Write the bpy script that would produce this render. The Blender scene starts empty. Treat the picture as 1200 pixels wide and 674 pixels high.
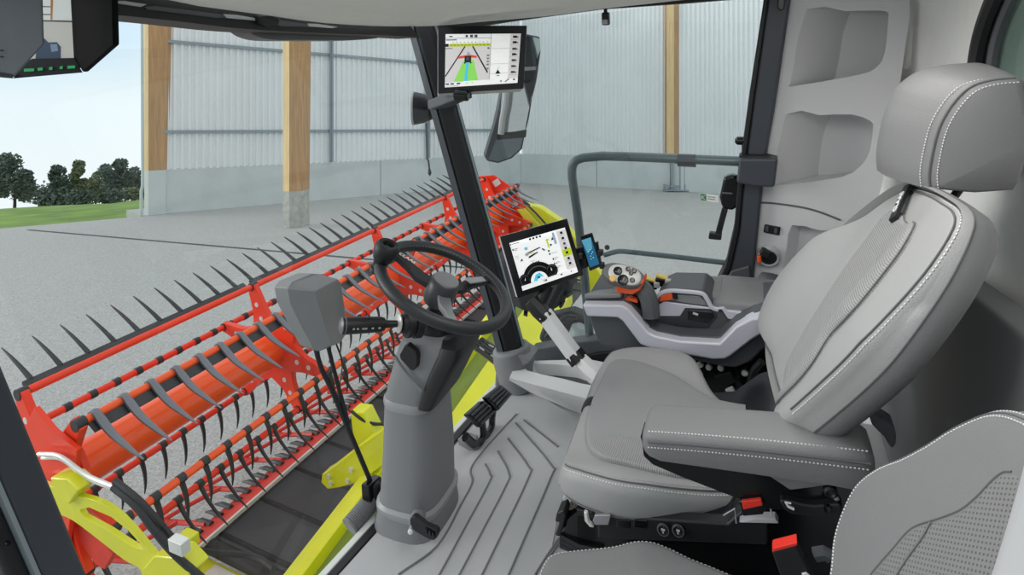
import bpy, bmesh, math, random
from math import sin, cos, pi, radians, sqrt
from mathutils import Vector, Matrix
random.seed(7)
V = Vector
SC = bpy.context.scene
COL = SC.collection

# ------------------------------------------------------------------ frames
FPX, HY, EYE = 700.0, 148.0, 3.5        # focal length and horizon row of the 1200 x 674 frame, eye height

def _n(v): return V(v).normalized()
R_ = _n((290 / FPX, 1, 128 / FPX))                       # machine's right
F_ = _n((-1690 / FPX, 1, 0)); F_ = (F_ - R_ * F_.dot(R_)).normalized()   # machine's forward
U_ = R_.cross(F_)
Rh = _n((316 / FPX, 1, 99 / FPX))                        # along the header
Fh = _n((-.92386, .38274, 0)); Fh = (Fh - Rh * Fh.dot(Rh)).normalized()
Uh = Rh.cross(Fh)

def frame(a, b, c):
    m = Matrix(((a.x, b.x, c.x, 0), (a.y, b.y, c.y, 0), (a.z, b.z, c.z, EYE), (0, 0, 0, 1)))
    return m
CAB = frame(R_, F_, U_)
HDR = frame(Rh, Fh, Uh)
WORLD = Matrix.Identity(4)

def wray(px, py): return V(((px - 600) / FPX, 1, (HY - py) / FPX))
def _pt(axes, px, py, k):
    w = wray(px, py); d = V((axes[0].dot(w), axes[1].dot(w), axes[2].dot(w)))
    (n, v), = k.items()
    if n == 'y': return d * v
    return d * (v / d['rfu'.index(n)])
def C(px, py, **k): return _pt((R_, F_, U_), px, py, k)        # a point of the cab on a plane r=, f=, u= or at depth y=
def H(px, py, **k): return _pt((Rh, Fh, Uh), px, py, k)        # same in the header's own axes
def CP(px, py, o, n):
    w = wray(px, py); d = V((R_.dot(w), F_.dot(w), U_.dot(w)))
    return d * (V(o).dot(n) / d.dot(n))
def G(px, py, z=0.0):                                          # a point of the barn floor
    y = (EYE - z) * FPX / (py - HY)
    return V(((px - 600) / FPX * y, y, z))
def W(px, py, y): return V(((px - 600) / FPX * y, y, EYE + (HY - py) / FPX * y))

# ------------------------------------------------------------------ materials
def lin(c):
    return tuple((x / 12.92 if x <= .04045 else ((x + .055) / 1.055) ** 2.4) for x in [v / 255 for v in c]) + (1,)
MATS = {}
def mat(name, rgb, rough=.5, metal=0.0, noise=0.0, scale=20.0, bump=0.0, bscale=200.0, coat=0.0, emit=None, estr=1.0, spec=None, stretch=None, detail=4.0):
    if name in MATS: return MATS[name]
    m = bpy.data.materials.new(name); m.use_nodes = True
    nt = m.node_tree; b = nt.nodes['Principled BSDF']; L = nt.links
    b.inputs['Base Color'].default_value = lin(rgb)
    b.inputs['Roughness'].default_value = rough
    b.inputs['Metallic'].default_value = metal
    if spec is not None: b.inputs['Specular IOR Level'].default_value = spec
    if coat: b.inputs['Coat Weight'].default_value = coat; b.inputs['Coat Roughness'].default_value = .08
    tc = nt.nodes.new('ShaderNodeTexCoord')
    src = tc.outputs['Object']
    if stretch:
        mp = nt.nodes.new('ShaderNodeMapping'); mp.inputs['Scale'].default_value = stretch
        L.new(src, mp.inputs['Vector']); src = mp.outputs['Vector']
    if noise:
        n = nt.nodes.new('ShaderNodeTexNoise'); n.inputs['Scale'].default_value = scale; n.inputs['Detail'].default_value = detail
        L.new(src, n.inputs['Vector'])
        mr = nt.nodes.new('ShaderNodeMapRange'); mr.inputs[1].default_value = .3; mr.inputs[2].default_value = .7
        mr.inputs[3].default_value = 1 - noise; mr.inputs[4].default_value = 1 + noise
        L.new(n.outputs['Fac'], mr.inputs[0])
        mx = nt.nodes.new('ShaderNodeVectorMath'); mx.operation = 'SCALE'
        mx.inputs[0].default_value = lin(rgb)[:3]
        L.new(mr.outputs[0], mx.inputs['Scale']); L.new(mx.outputs[0], b.inputs['Base Color'])
    if bump:
        n2 = nt.nodes.new('ShaderNodeTexNoise'); n2.inputs['Scale'].default_value = bscale; n2.inputs['Detail'].default_value = 3
        L.new(src, n2.inputs['Vector'])
        bp = nt.nodes.new('ShaderNodeBump'); bp.inputs['Strength'].default_value = bump; bp.inputs['Distance'].default_value = .002
        L.new(n2.outputs['Fac'], bp.inputs['Height']); L.new(bp.outputs['Normal'], b.inputs['Normal'])
    if emit:
        b.inputs['Emission Color'].default_value = lin(emit); b.inputs['Emission Strength'].default_value = estr
    MATS[name] = m
    return m

def perforated(name, rgb, pitch, hole=.27, dark=.35, rough=.6):
    if name in MATS: return MATS[name]
    m = mat(name, rgb, rough); nt = m.node_tree; L = nt.links; b = nt.nodes['Principled BSDF']
    uv = nt.nodes.new('ShaderNodeUVMap'); uv.uv_map = 'UVMap'
    mp = nt.nodes.new('ShaderNodeMapping'); mp.inputs['Scale'].default_value = (1 / pitch, 1 / pitch, 0); mp.inputs['Rotation'].default_value = (0, 0, radians(45))
    vo = nt.nodes.new('ShaderNodeTexVoronoi'); vo.voronoi_dimensions = '2D'; vo.inputs['Scale'].default_value = 1; vo.inputs['Randomness'].default_value = 0
    L.new(uv.outputs[0], mp.inputs[0]); L.new(mp.outputs[0], vo.inputs['Vector'])
    mr = nt.nodes.new('ShaderNodeMapRange'); mr.inputs[1].default_value = hole * .75; mr.inputs[2].default_value = hole * 1.1
    mr.inputs[3].default_value = dark; mr.inputs[4].default_value = 1
    L.new(vo.outputs['Distance'], mr.inputs[0])
    mx = nt.nodes.new('ShaderNodeVectorMath'); mx.operation = 'SCALE'; mx.inputs[0].default_value = lin(rgb)[:3]
    L.new(mr.outputs[0], mx.inputs['Scale']); L.new(mx.outputs[0], b.inputs['Base Color'])
    bp = nt.nodes.new('ShaderNodeBump'); bp.inputs['Strength'].default_value = .4; bp.inputs['Distance'].default_value = .001
    L.new(mr.outputs[0], bp.inputs['Height']); L.new(bp.outputs[0], b.inputs['Normal'])
    return m

def ribbed(name, rgb, pitch, rough=.6):
    if name in MATS: return MATS[name]
    m = mat(name, rgb, rough); nt = m.node_tree; L = nt.links; b = nt.nodes['Principled BSDF']
    uv = nt.nodes.new('ShaderNodeUVMap'); uv.uv_map = 'UVMap'
    sp = nt.nodes.new('ShaderNodeSeparateXYZ'); L.new(uv.outputs[0], sp.inputs[0])
    mu = nt.nodes.new('ShaderNodeMath'); mu.operation = 'MULTIPLY'; mu.inputs[1].default_value = 2 * pi / pitch; L.new(sp.outputs['Y'], mu.inputs[0])
    si = nt.nodes.new('ShaderNodeMath'); si.operation = 'SINE'; L.new(mu.outputs[0], si.inputs[0])
    mr = nt.nodes.new('ShaderNodeMapRange'); mr.inputs[1].default_value = -1; mr.inputs[2].default_value = 0.2; mr.inputs[3].default_value = .84; mr.inputs[4].default_value = 1
    L.new(si.outputs[0], mr.inputs[0])
    mx = nt.nodes.new('ShaderNodeVectorMath'); mx.operation = 'SCALE'; mx.inputs[0].default_value = lin(rgb)[:3]
    L.new(mr.outputs[0], mx.inputs['Scale']); L.new(mx.outputs[0], b.inputs['Base Color'])
    bp = nt.nodes.new('ShaderNodeBump'); bp.inputs['Strength'].default_value = .5; bp.inputs['Distance'].default_value = .0015
    L.new(si.outputs[0], bp.inputs['Height']); L.new(bp.outputs[0], b.inputs['Normal'])
    return m

def glass_mat(name, tint, refl=.06):
    if name in MATS: return MATS[name]
    m = bpy.data.materials.new(name); m.use_nodes = True; nt = m.node_tree; L = nt.links
    for n in list(nt.nodes): nt.nodes.remove(n)
    o = nt.nodes.new('ShaderNodeOutputMaterial'); t = nt.nodes.new('ShaderNodeBsdfTransparent'); t.inputs[0].default_value = tint + (1,)
    g = nt.nodes.new('ShaderNodeBsdfGlossy'); g.inputs['Roughness'].default_value = .0
    mx = nt.nodes.new('ShaderNodeMixShader'); mx.inputs[0].default_value = refl
    L.new(t.outputs[0], mx.inputs[1]); L.new(g.outputs[0], mx.inputs[2]); L.new(mx.outputs[0], o.inputs[0])
    MATS[name] = m
    return m

# ------------------------------------------------------------------ mesh builder
class B:
    def __init__(s): s.v = []; s.f = []; s.m = []; s.uv = {}
    def add(s, vs, fs, mi=0, uvs=None):
        o = len(s.v); s.v += [V(p) for p in vs]
        for f in fs: s.f.append(tuple(i + o for i in f)); s.m.append(mi)
        if uvs:
            for i, q in enumerate(uvs): s.uv[o + i] = q
        return s
    def box(s, c, size, rot=None, mi=0):
        c = V(c); h = V(size) / 2; vs = []
        for z in (-1, 1):
            for y in (-1, 1):
                for x in (-1, 1):
                    p = V((x * h.x, y * h.y, z * h.z)); p = rot @ p if rot else p
                    vs.append(c + p)
        return s.add(vs, [(0, 2, 3, 1), (4, 5, 7, 6), (0, 1, 5, 4), (2, 6, 7, 3), (0, 4, 6, 2), (1, 3, 7, 5)], mi)
    def span(s, a, b, mi=0):
        a, b = V(a), V(b); return s.box((a + b) / 2, (abs(b.x - a.x), abs(b.y - a.y), abs(b.z - a.z)), None, mi)
    def prism(s, pts, vec, mi=0):
        pts = [V(p) for p in pts]; vec = V(vec); n = len(pts)
        nr = V((0, 0, 0))
        for i in range(n): nr += pts[i].cross(pts[(i + 1) % n])
        if nr.dot(vec) > 0: pts = pts[::-1]
        fs = [tuple(range(n)), tuple(range(2 * n - 1, n - 1, -1))]
        fs += [((i + 1) % n, i, n + i, n + (i + 1) % n) for i in range(n)]
        return s.add(pts + [p + vec for p in pts], fs, mi)
    def loft(s, loops, caps=True, closed=False, mi=0, uvs=None):
        n = len(loops[0]); vs = [p for l in loops for p in l]; fs = []
        k = len(loops)
        for i in range(k if closed else k - 1):
            a, b = i * n, ((i + 1) % k) * n
            fs += [(a + j, a + (j + 1) % n, b + (j + 1) % n, b + j) for j in range(n)]
        if caps and not closed: fs += [tuple(range(n - 1, -1, -1)), tuple(range((k - 1) * n, k * n))]
        return s.add(vs, fs, mi, uvs)
    def tube(s, pts, r, n=8, closed=False, mi=0, caps=True, sx=1.0, up=None):
        pts = [V(p) for p in pts]; k = len(pts); rs = r if isinstance(r, (list, tuple)) else [r] * k
        loops = []; prev = None
        for i in range(k):
            if closed: t = pts[(i + 1) % k] - pts[i - 1]
            else: t = pts[min(i + 1, k - 1)] - pts[max(i - 1, 0)]
            t = t.normalized() if t.length > 1e-9 else V((0, 0, 1))
            if prev is None:
                a = V(up) if up else (V((0, 0, 1)) if abs(t.z) < .9 else V((1, 0, 0)))
                x = (a - t * a.dot(t)).normalized()
            else: x = (prev - t * prev.dot(t)).normalized()
            prev = x; y = t.cross(x)
            loops.append([pts[i] + (x * cos(2 * pi * j / n + pi / n) * sx + y * sin(2 * pi * j / n + pi / n)) * rs[i] for j in range(n)])
        return s.loft(loops, caps, closed, mi)
    def lathe(s, o, axis, prof, n=24, mi=0, caps=True):
        o = V(o); t = V(axis).normalized(); a = V((0, 0, 1)) if abs(t.z) < .9 else V((1, 0, 0))
        x = (a - t * a.dot(t)).normalized(); y = t.cross(x)
        return s.loft([[o + t * d + (x * cos(2 * pi * j / n) + y * sin(2 * pi * j / n)) * r for j in range(n)] for d, r in prof], caps, False, mi)
    def quad(s, a, b, c, d, mi=0): return s.add([a, b, c, d], [(0, 1, 2, 3)], mi)
    def poly(s, pts, mi=0): return s.add(pts, [tuple(range(len(pts)))], mi)
    def sphere(s, c, r, nu=12, nv=8, mi=0, sc=(1, 1, 1)):
        c = V(c); loops = []
        for i in range(nv + 1):
            t = pi * i / nv; rr = max(sin(t), .002)
            loops.append([c + V((cos(2 * pi * j / nu) * rr * r * sc[0], sin(2 * pi * j / nu) * rr * r * sc[1], -cos(t) * r * sc[2])) for j in range(nu)])
        return s.loft(loops, True, False, mi)
    def merge(s, o, mi=None):
        k = len(s.v); s.v += o.v
        for f, m in zip(o.f, o.m): s.f.append(tuple(i + k for i in f)); s.m.append(m if mi is None else mi)
        return s

def cr(pts, k=6, closed=False):
    """smooth curve through the points"""
    pts = [V(p) for p in pts]; n = len(pts); out = []
    for i in range(n if closed else n - 1):
        p0 = pts[i - 1] if (closed or i > 0) else pts[0] * 2 - pts[1]
        p1 = pts[i]; p2 = pts[(i + 1) % n]
        p3 = pts[(i + 2) % n] if (closed or i + 2 < n) else pts[-1] * 2 - pts[-2]
        for j in range(k):
            t = j / k
            out.append(.5 * ((2 * p1) + (p2 - p0) * t + (2 * p0 - 5 * p1 + 4 * p2 - p3) * t * t + (3 * p1 - p0 - 3 * p2 + p3) * t ** 3))
    if not closed: out.append(pts[-1])
    return out
def resample(pts, n, closed=True):
    pts = [V(p) for p in pts]
    q = pts + [pts[0]] if closed else pts
    d = [0]
    for a, b in zip(q, q[1:]): d.append(d[-1] + (b - a).length)
    out = []; j = 0; m = n if closed else n - 1
    for i in range(n):
        t = d[-1] * i / m
        while j < len(d) - 2 and d[j + 1] < t: j += 1
        w = (t - d[j]) / max(d[j + 1] - d[j], 1e-9); out.append(q[j].lerp(q[j + 1], min(max(w, 0), 1)))
    return out

def mesh_of(name, b, mats, base, sharp=35):
    me = bpy.data.meshes.new(name)
    me.from_pydata([tuple(p - base) for p in b.v], [], b.f)
    for m in (mats if isinstance(mats, (list, tuple)) else [mats]): me.materials.append(m)
    for p, mi in zip(me.polygons, b.m): p.material_index = mi
    if b.uv:
        uv = me.uv_layers.new(name='UVMap')
        for l in me.loops: uv.data[l.index].uv = b.uv.get(l.vertex_index, (0, 0))
    me.validate(); me.update()
    bm = bmesh.new(); bm.from_mesh(me); bmesh.ops.recalc_face_normals(bm, faces=bm.faces); bm.to_mesh(me); bm.free()
    me.polygons.foreach_set('use_smooth', [True] * len(me.polygons))
    me.set_sharp_from_angle(angle=radians(sharp))
    return me
def _bev(o, w, seg=2):
    if w:
        md = o.modifiers.new('round', 'BEVEL'); md.width = w; md.segments = seg; md.limit_method = 'ANGLE'; md.angle_limit = radians(35)
        md.use_clamp_overlap = True
        md.harden_normals = True
def props(o, label=None, cat=None, group=None, kind=None):
    for k, v in (('label', label), ('category', cat), ('group', group), ('kind', kind)):
        if v: o[k] = v
    return o
class Thing:
    def __init__(s, name, label, cat, base, fr=CAB, group=None, kind=None):
        s.base = V(base); s.o = bpy.data.objects.new(name, None); COL.objects.link(s.o)
        s.o.empty_display_size = .05
        s.o.matrix_world = fr @ Matrix.Translation(s.base); props(s.o, label, cat, group, kind); s.fr = fr
    def part(s, name, b, mats, parent=None, bevel=0, seg=2, sharp=35, label=None, kind=None):
        o = bpy.data.objects.new(name, mesh_of(name, b, mats, s.base, sharp)); COL.objects.link(o)
        o.parent = parent or s.o; _bev(o, bevel, seg); props(o, label, None, None, kind)
        return o
def solo(name, label, cat, b, mats, base=None, fr=CAB, bevel=0, seg=2, group=None, kind=None, sharp=35):
    if base is None:
        n = len(b.v); base = V((sum(p.x for p in b.v) / n, sum(p.y for p in b.v) / n, min(p.z for p in b.v)))
    base = V(base)
    o = bpy.data.objects.new(name, mesh_of(name, b, mats, base, sharp)); COL.objects.link(o)
    o.matrix_world = fr @ Matrix.Translation(base); _bev(o, bevel, seg); props(o, label, cat, group, kind)
    return o
def cut(o, b, base):
    """subtract a shape from an object and keep the result as its mesh"""
    bpy.context.view_layer.update()
    c = bpy.data.objects.new('cutter', mesh_of('cutter', b, [], base)); COL.objects.link(c); c.matrix_world = o.matrix_world
    md = o.modifiers.new('cut', 'BOOLEAN'); md.operation = 'DIFFERENCE'; md.object = c; md.solver = 'EXACT'
    o.modifiers.move(len(o.modifiers) - 1, 0)
    rest = [m for m in o.modifiers if m != md]
    for m in rest: m.show_viewport = False
    dg = bpy.context.evaluated_depsgraph_get(); dg.update()
    me = bpy.data.meshes.new_from_object(o.evaluated_get(dg))
    o.modifiers.remove(md)
    for m in rest: m.show_viewport = True
    o.data = me; bpy.data.objects.remove(c)
    me.polygons.foreach_set('use_smooth', [True] * len(me.polygons)); me.set_sharp_from_angle(angle=radians(35))

def text_B(body, size, o, ex, ey, depth=.0006, bold=0.0):
    """letters as geometry: o = lower left, ex / ey = writing directions"""
    cu = bpy.data.curves.new('t', 'FONT'); cu.body = body; cu.size = size; cu.extrude = depth; cu.offset = bold; cu.resolution_u = 2
    ob = bpy.data.objects.new('t', cu); COL.objects.link(ob)
    dg = bpy.context.evaluated_depsgraph_get(); dg.update()
    me = bpy.data.meshes.new_from_object(ob.evaluated_get(dg))
    ex, ey = V(ex).normalized(), V(ey).normalized(); ez = ex.cross(ey); o = V(o)
    b = B(); b.add([o + ex * v.co.x + ey * v.co.y + ez * v.co.z for v in me.vertices], [tuple(p.vertices) for p in me.polygons])
    bpy.data.objects.remove(ob); bpy.data.curves.remove(cu); bpy.data.meshes.remove(me)
    return b

def pillow(outline, o, ex, ey, en, t, hf=lambda x, y: 0.0, edge=.03, profile=None, n=72, smooth=True, rings=9, mi=0, b=None, side_mi=None, side_from=0):
    """upholstered pad. outline: 3D points projected on the plane (o, ex, ey); hf: crown height over the plane"""
    o, ex, ey, en = V(o), V(ex).normalized(), V(ey).normalized(), V(en).normalized()
    o2 = [V(((p - o).dot(ex), (p - o).dot(ey), 0)) for p in outline]
    o2 = resample(cr(o2, 6, True) if smooth else o2, n)
    c = V((sum(p.x for p in o2) / n, sum(p.y for p in o2) / n, 0))
    loops = []; uv = []
    def ring(fn, z):
        l = []
        for p in o2:
            q, zz = fn(p), z(p) if callable(z) else z
            l.append(o + ex * q.x + ey * q.y + en * zz); uv.append((q.x, q.y))
        loops.append(l)
    def inset(p, k):
        d = p - c; L = d.length; return c + d * max(L - k, .0) / max(L, 1e-6)
    for i in range(1, rings):
        sfr = i / rings
        def fn(p, s_=sfr): return c + (inset(p, edge) - c) * s_
        ring(fn, lambda p, f=fn: hf(f(p).x, f(p).y))
    for a in (0, 22, 45, 67, 90):
        k = edge * (1 - sin(radians(a))); dz = edge * (1 - cos(radians(a)))
        ring(lambda p, k=k: inset(p, k), lambda p, k=k, dz=dz: hf(inset(p, edge).x, inset(p, edge).y) - dz)
    prof = profile or [(0, -t * .6), (0, -t + edge * .4), (edge * .5, -t)]
    for k, z in prof: ring(lambda p, k=k: inset(p, k), lambda p, z=z: z)
    b = b or B(); k0 = len(b.f); b.loft(loops, True, False, mi, uv)
    if side_mi is not None:
        for k in range(k0 + n * (len(loops) - len(prof) - 1 + side_from), len(b.f) - 2): b.m[k] = side_mi
    return b
def pad_path(outline, o, ex, ey, en, hf, edge, inset, lift, i0, i1, n=120, z=None):
    """a seam line lying on a pillow's rounded border: part i0..i1 (fractions) of its outline, inset from the rim"""
    o, ex, ey, en = V(o), V(ex).normalized(), V(ey).normalized(), V(en).normalized()
    p2 = resample(cr([V(((p - o).dot(ex), (p - o).dot(ey), 0)) for p in outline], 6, True), n * 3)
    c = sum(p2, V()) / len(p2); res = []
    for p in p2[int(i0 * n * 3):int(i1 * n * 3) + 1]:
        d = p - c; L = d.length; q = c + d * (1 - inset / L); qi = c + d * (1 - edge / L)
        k = max(edge - inset, 0); dz = edge - sqrt(max(edge * edge - k * k, 0))
        res.append(o + ex * q.x + ey * q.y + en * ((hf(qi.x, qi.y) - dz + lift) if z is None else z))
    return res
def stitches(path, n, r=.0011, fill=.6, lift=(0, 0, 0)):
    """a dashed seam thread following a path"""
    q = resample([V(p) + V(lift) for p in path], n * 2 + 1, False); b = B()
    for i in range(0, n * 2, 2):
        a, c = q[i], q[i].lerp(q[i + 1], fill * 2 if fill < .5 else 1.0)
        b.tube([a, c], r, 5)
    return b
# ================================================================== materials used
M_conc = mat('yard_concrete', (172, 174, 172), .85, noise=.34, scale=48, bump=1.0, bscale=90, detail=6)
M_plinth = mat('plinth_concrete', (206, 212, 211), .8, noise=.05, scale=1.2, bump=.2, bscale=60)
M_corr = mat('corrugated_steel', (238, 241, 241), .5, metal=.1, noise=.03, scale=.6)
M_rail = mat('galvanised_rail', (150, 160, 166), .5, metal=.4)
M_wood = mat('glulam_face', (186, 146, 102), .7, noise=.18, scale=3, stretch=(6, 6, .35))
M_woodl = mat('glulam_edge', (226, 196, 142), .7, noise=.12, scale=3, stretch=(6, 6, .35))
M_grass = mat('meadow_grass', (106, 138, 48), .9, noise=.35, scale=.35, bump=.8, bscale=6, detail=8)
M_bark = mat('tree_bark', (62, 58, 50), .9)
M_red = mat('reel_red_paint', (244, 66, 34), .38, noise=.05, scale=6, coat=.15, spec=.3)
M_redd = mat('guard_red_paint', (222, 58, 40), .5, noise=.08, scale=8)
M_org = mat('reel_orange_tube', (255, 92, 26), .28, coat=.25, spec=.35)
M_blk = mat('tine_black', (42, 44, 47), .38)
M_rub = mat('draper_rubber', (66, 70, 75), .55, noise=.12, scale=2.5)
M_lime = mat('lime_paint', (222, 222, 24), .35, noise=.05, scale=4, coat=.3)
M_steel = mat('bright_steel', (226, 226, 222), .4, metal=.3, noise=.08, scale=9)
M_hose = mat('hose_rubber', (34, 35, 37), .5)
M_decal = mat('decal_white', (232, 232, 230), .5)

# ================================================================== sky, ground, field
w = bpy.data.worlds.new('World'); SC.world = w; w.use_nodes = True
nt = w.node_tree; bg = nt.nodes['Background']; tc = nt.nodes.new('ShaderNodeTexCoord')
sx = nt.nodes.new('ShaderNodeSeparateXYZ'); nt.links.new(tc.outputs['Generated'], sx.inputs[0])
rp = nt.nodes.new('ShaderNodeValToRGB'); cr_ = rp.color_ramp
cr_.elements[0].position = .0; cr_.elements[0].color = lin((240, 246, 248))
cr_.elements[1].position = 1.0; cr_.elements[1].color = lin((240, 242, 243))
for p_, c_ in ((.42, (240, 247, 249)), (.515, (234, 246, 250)), (.56, (200, 228, 244)), (.61, (190, 222, 242)), (.70, (228, 235, 239))):
    e_ = cr_.elements.new(p_); e_.color = lin(c_)
mr = nt.nodes.new('ShaderNodeMapRange'); mr.inputs[1].default_value = -1; mr.inputs[2].default_value = 1
nt.links.new(sx.outputs['Z'], mr.inputs[0]); nt.links.new(mr.outputs[0], rp.inputs[0])
nz = nt.nodes.new('ShaderNodeTexNoise'); nz.inputs['Scale'].default_value = 3.0; nz.inputs['Detail'].default_value = 5
nt.links.new(tc.outputs['Generated'], nz.inputs['Vector'])
nm = nt.nodes.new('ShaderNodeMapRange'); nm.inputs[1].default_value = .45; nm.inputs[2].default_value = .75; nm.inputs[3].default_value = 0; nm.inputs[4].default_value = .6
nt.links.new(nz.outputs['Fac'], nm.inputs[0])
mxc = nt.nodes.new('ShaderNodeMix'); mxc.data_type = 'RGBA'; mxc.inputs[7].default_value = lin((246, 250, 251))
nt.links.new(nm.outputs[0], mxc.inputs[0]); nt.links.new(rp.outputs[0], mxc.inputs[6]); nt.links.new(mxc.outputs[2], bg.inputs[0])
bg.inputs[1].default_value = 1.08

P_COL = G(190, 251); P_CRN = G(610, 214.5); P_RGT = G(840, 227)
wl = (P_CRN - P_COL).normalized(); nl = V((wl.y, -wl.x, 0))          # along the left wall, and towards the yard
wr = (P_RGT - P_CRN).normalized(); nr_ = V((-wr.y, wr.x, 0)); nr_ = nr_ if nr_.y < 0 else -nr_

ga, gb = G(0, 268), G(168, 253.5); gd = (gb - ga).normalized()
b = B(); far = P_CRN + wl * 3
pts = [ga - gd * 60, ga, gb, V((P_COL.x - 2.2, P_COL.y + 1.2, 0)), P_CRN + wr * 0 + V((0, 4, 0)), P_CRN + wr * 45 + V((0, 4, 0)), V((40, -30, 0)), V((-60, -30, 0))]
b.prism([p - V((0, 0, .3)) for p in pts], (0, 0, .3))
solo('ground', 'grey concrete yard floor under the harvester and inside the open barn', 'floor', b, M_conc, fr=WORLD, kind='structure')
# drain line across the yard
b = B(); q = [G(33, 269.5), G(150, 279), G(300, 292), G(420, 303)]
b.tube([p + V((0, 0, .004)) for p in q], .06, 4, up=(0, 0, 1), sx=1); 
b = B()
for a, c in ((q[0], q[3] + (q[3] - q[0]) * .8),):
    d = (c - a).normalized(); s_ = V((d.y, -d.x, 0)) * .07
    b.prism([a + s_, c + s_, c - s_, a - s_], (0, 0, .006))
solo('trim_1', 'thin dark drain slot running across the grey yard floor', 'floor drain', b, mat('slot_dark', (70, 78, 82), .8), fr=WORLD, kind='structure')
# meadow falling away beyond the yard
b = B(); nu, nv = 40, 30; vs = []; up_ = []
for i in range(nv + 1):
    t = i / nv; 
    for j in range(nu + 1):
        s_ = -70 + 150 * j / nu
        e = ga + gd * s_ + V((-gd.y, gd.x, 0)) * (t ** 1.6 * 120 - .05)
        dd = t ** 1.6 * 120
        z = -.02 - dd * .103 + .35 * sin(e.x * .11 + 1) * min(dd / 20, 1) + .25 * sin(e.y * .17 + e.x * .05) * min(dd / 20, 1)
        vs.append(V((e.x, e.y, z)))
b.add(vs, [(i * (nu + 1) + j, i * (nu + 1) + j + 1, (i + 1) * (nu + 1) + j + 1, (i + 1) * (nu + 1) + j) for i in range(nv) for j in range(nu)])
solo('meadow', 'green meadow sloping away beyond the edge of the concrete yard', 'meadow', b, M_grass, fr=WORLD, kind='structure', sharp=180)
def meadow_z(x, y):
    e = V((x, y, 0)) - ga; dd = max(e.dot(V((-gd.y, gd.x, 0))), 0)
    return -.02 - dd * .103 + .35 * sin(x * .11 + 1) * min(dd / 20, 1) + .25 * sin(y * .17 + x * .05) * min(dd / 20, 1)

# distant hedge strip and trees
def leaves_blob(b, c, r, n, rng, sc=(1, 1, 1), leaf=.3):
    for _ in range(n):
        d = V((rng.gauss(0, 1), rng.gauss(0, 1), rng.gauss(0, 1))).normalized() * (rng.random() ** .35)
        p = c + V((d.x * r * sc[0], d.y * r * sc[1], d.z * r * sc[2]))
        a = V((rng.gauss(0, 1), rng.gauss(0, 1), rng.gauss(0, 1))).normalized(); e = a.orthogonal().normalized(); k = leaf * (.6 + .8 * rng.random())
        b.add([p - a * k, p + e * k * .6, p + a * k, p - e * k * .6], [(0, 1, 2, 3)])
M_leaf = [mat('foliage_dark', (84, 98, 88), .8, noise=.3, scale=1.2), mat('foliage_mid', (112, 120, 92), .8, noise=.3, scale=1.2), mat('foliage_blue', (100, 118, 112), .8, noise=.3, scale=1.2)]  # leaf colours lightened, distance haze painted into the foliage
def tree(px, ytop, ybase, width, y, mi, label, seed, nb=14, dens=170, shape=1.0):
    rng = random.Random(seed); top = W(px, ytop, y); x = top.x; z0 = meadow_z(x, y); h = top.z - z0; wd = width / FPX * y / 2
    t = Thing('tree', label, 'tree', (x, y, z0), WORLD, 'trees beyond the meadow')
    tb = B(); tb.tube([V((x, y, z0 - .2)), V((x + .1, y, z0 + h * .3)), V((x, y, z0 + h * .8))], [h * .028, h * .02, h * .006], 8)
    for k in range(5):
        a = k * 1.3; tb.tube([V((x, y, z0 + h * (.25 + .08 * k))), V((x + cos(a) * wd * .6, y + sin(a) * wd * .6, z0 + h * (.45 + .08 * k)))], [h * .012, h * .004], 6)
    t.part('trunk', tb, M_bark)
    cb = B()
    for k in range(nb):
        a = rng.random() * 2 * pi; f = rng.random(); zz = .26 + .62 * f; rr = sqrt(max(1 - ((zz - .5) / .52) ** 2, 0.05)) * (1 - .25 * rng.random())
        leaves_blob(cb, V((x + cos(a) * wd * .62 * rr, y + sin(a) * wd * .62 * rr, z0 + h * zz)), wd * (.34 + .16 * rng.random()), dens, rng, leaf=h * .028)
    leaves_blob(cb, V((x, y, z0 + h * .8)), wd * .45, dens, rng, sc=(1, 1, 1.1 * shape * h / max(wd, .1) * .25), leaf=h * .028)
    leaves_blob(cb, V((x, y, z0 + h * .45)), wd * .75, dens * 2, rng, leaf=h * .028)
    t.part('crown', cb, M_leaf[mi], sharp=180)
tree(17, 180, 231, 44, 100, 0, 'dark round field tree standing alone at the left edge of the meadow', 3, 18)
tree(-4, 186, 231, 30, 104, 0, 'dark tree partly out of frame beside the lone round field tree', 4)
tree(71, 190, 231, 26, 110, 0, 'first tree of the tree row, small and dark, next to the gap of sky', 5)
tree(92, 185, 231, 24, 116, 1, 'pale olive tall tree, second in the row beyond the meadow', 6)
tree(112, 200, 232, 20, 100, 1, 'low brownish bushy tree in the middle of the tree row', 7)
tree(122, 190, 231, 22, 122, 2, 'bluish loose tree behind the brownish bushy one', 8)
tree(139, 182, 231, 24, 110, 0, 'tallest slim dark tree of the row near the barn post', 9)
tree(158, 191, 231, 26, 108, 0, 'last dark tree of the row touching the barn corner', 10)
def shrub(px, ytop, y, width, mi, label, seed):
    rng = random.Random(seed); top = W(px, ytop, y); z0 = meadow_z(top.x, y); h = max(top.z - z0, 1); wd = width / FPX * y / 2
    cb = B()
    for k in range(6): leaves_blob(cb, V((top.x + (k / 5 - .5) * 1.5 * wd, y, z0 + h * .45)), h * .55, 150, rng, leaf=h * .09)
    solo('shrub', label, 'shrub', cb, M_leaf[mi], V((top.x, y, z0)), WORLD, group='shrubs under the trees', sharp=180)
shrub(62, 219, 98, 18, 0, 'small dark round shrub left of the tree row', 21)
shrub(95, 222, 92, 18, 0, 'dark low shrub at the foot of the pale olive tree', 22)
shrub(130, 221, 96, 22, 0, 'dark shrub below the tallest slim tree', 23)
shrub(158, 219, 100, 20, 1, 'wide shrub at the foot of the last tree beside the barn', 24)
b = B(); rng = random.Random(31)
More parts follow.
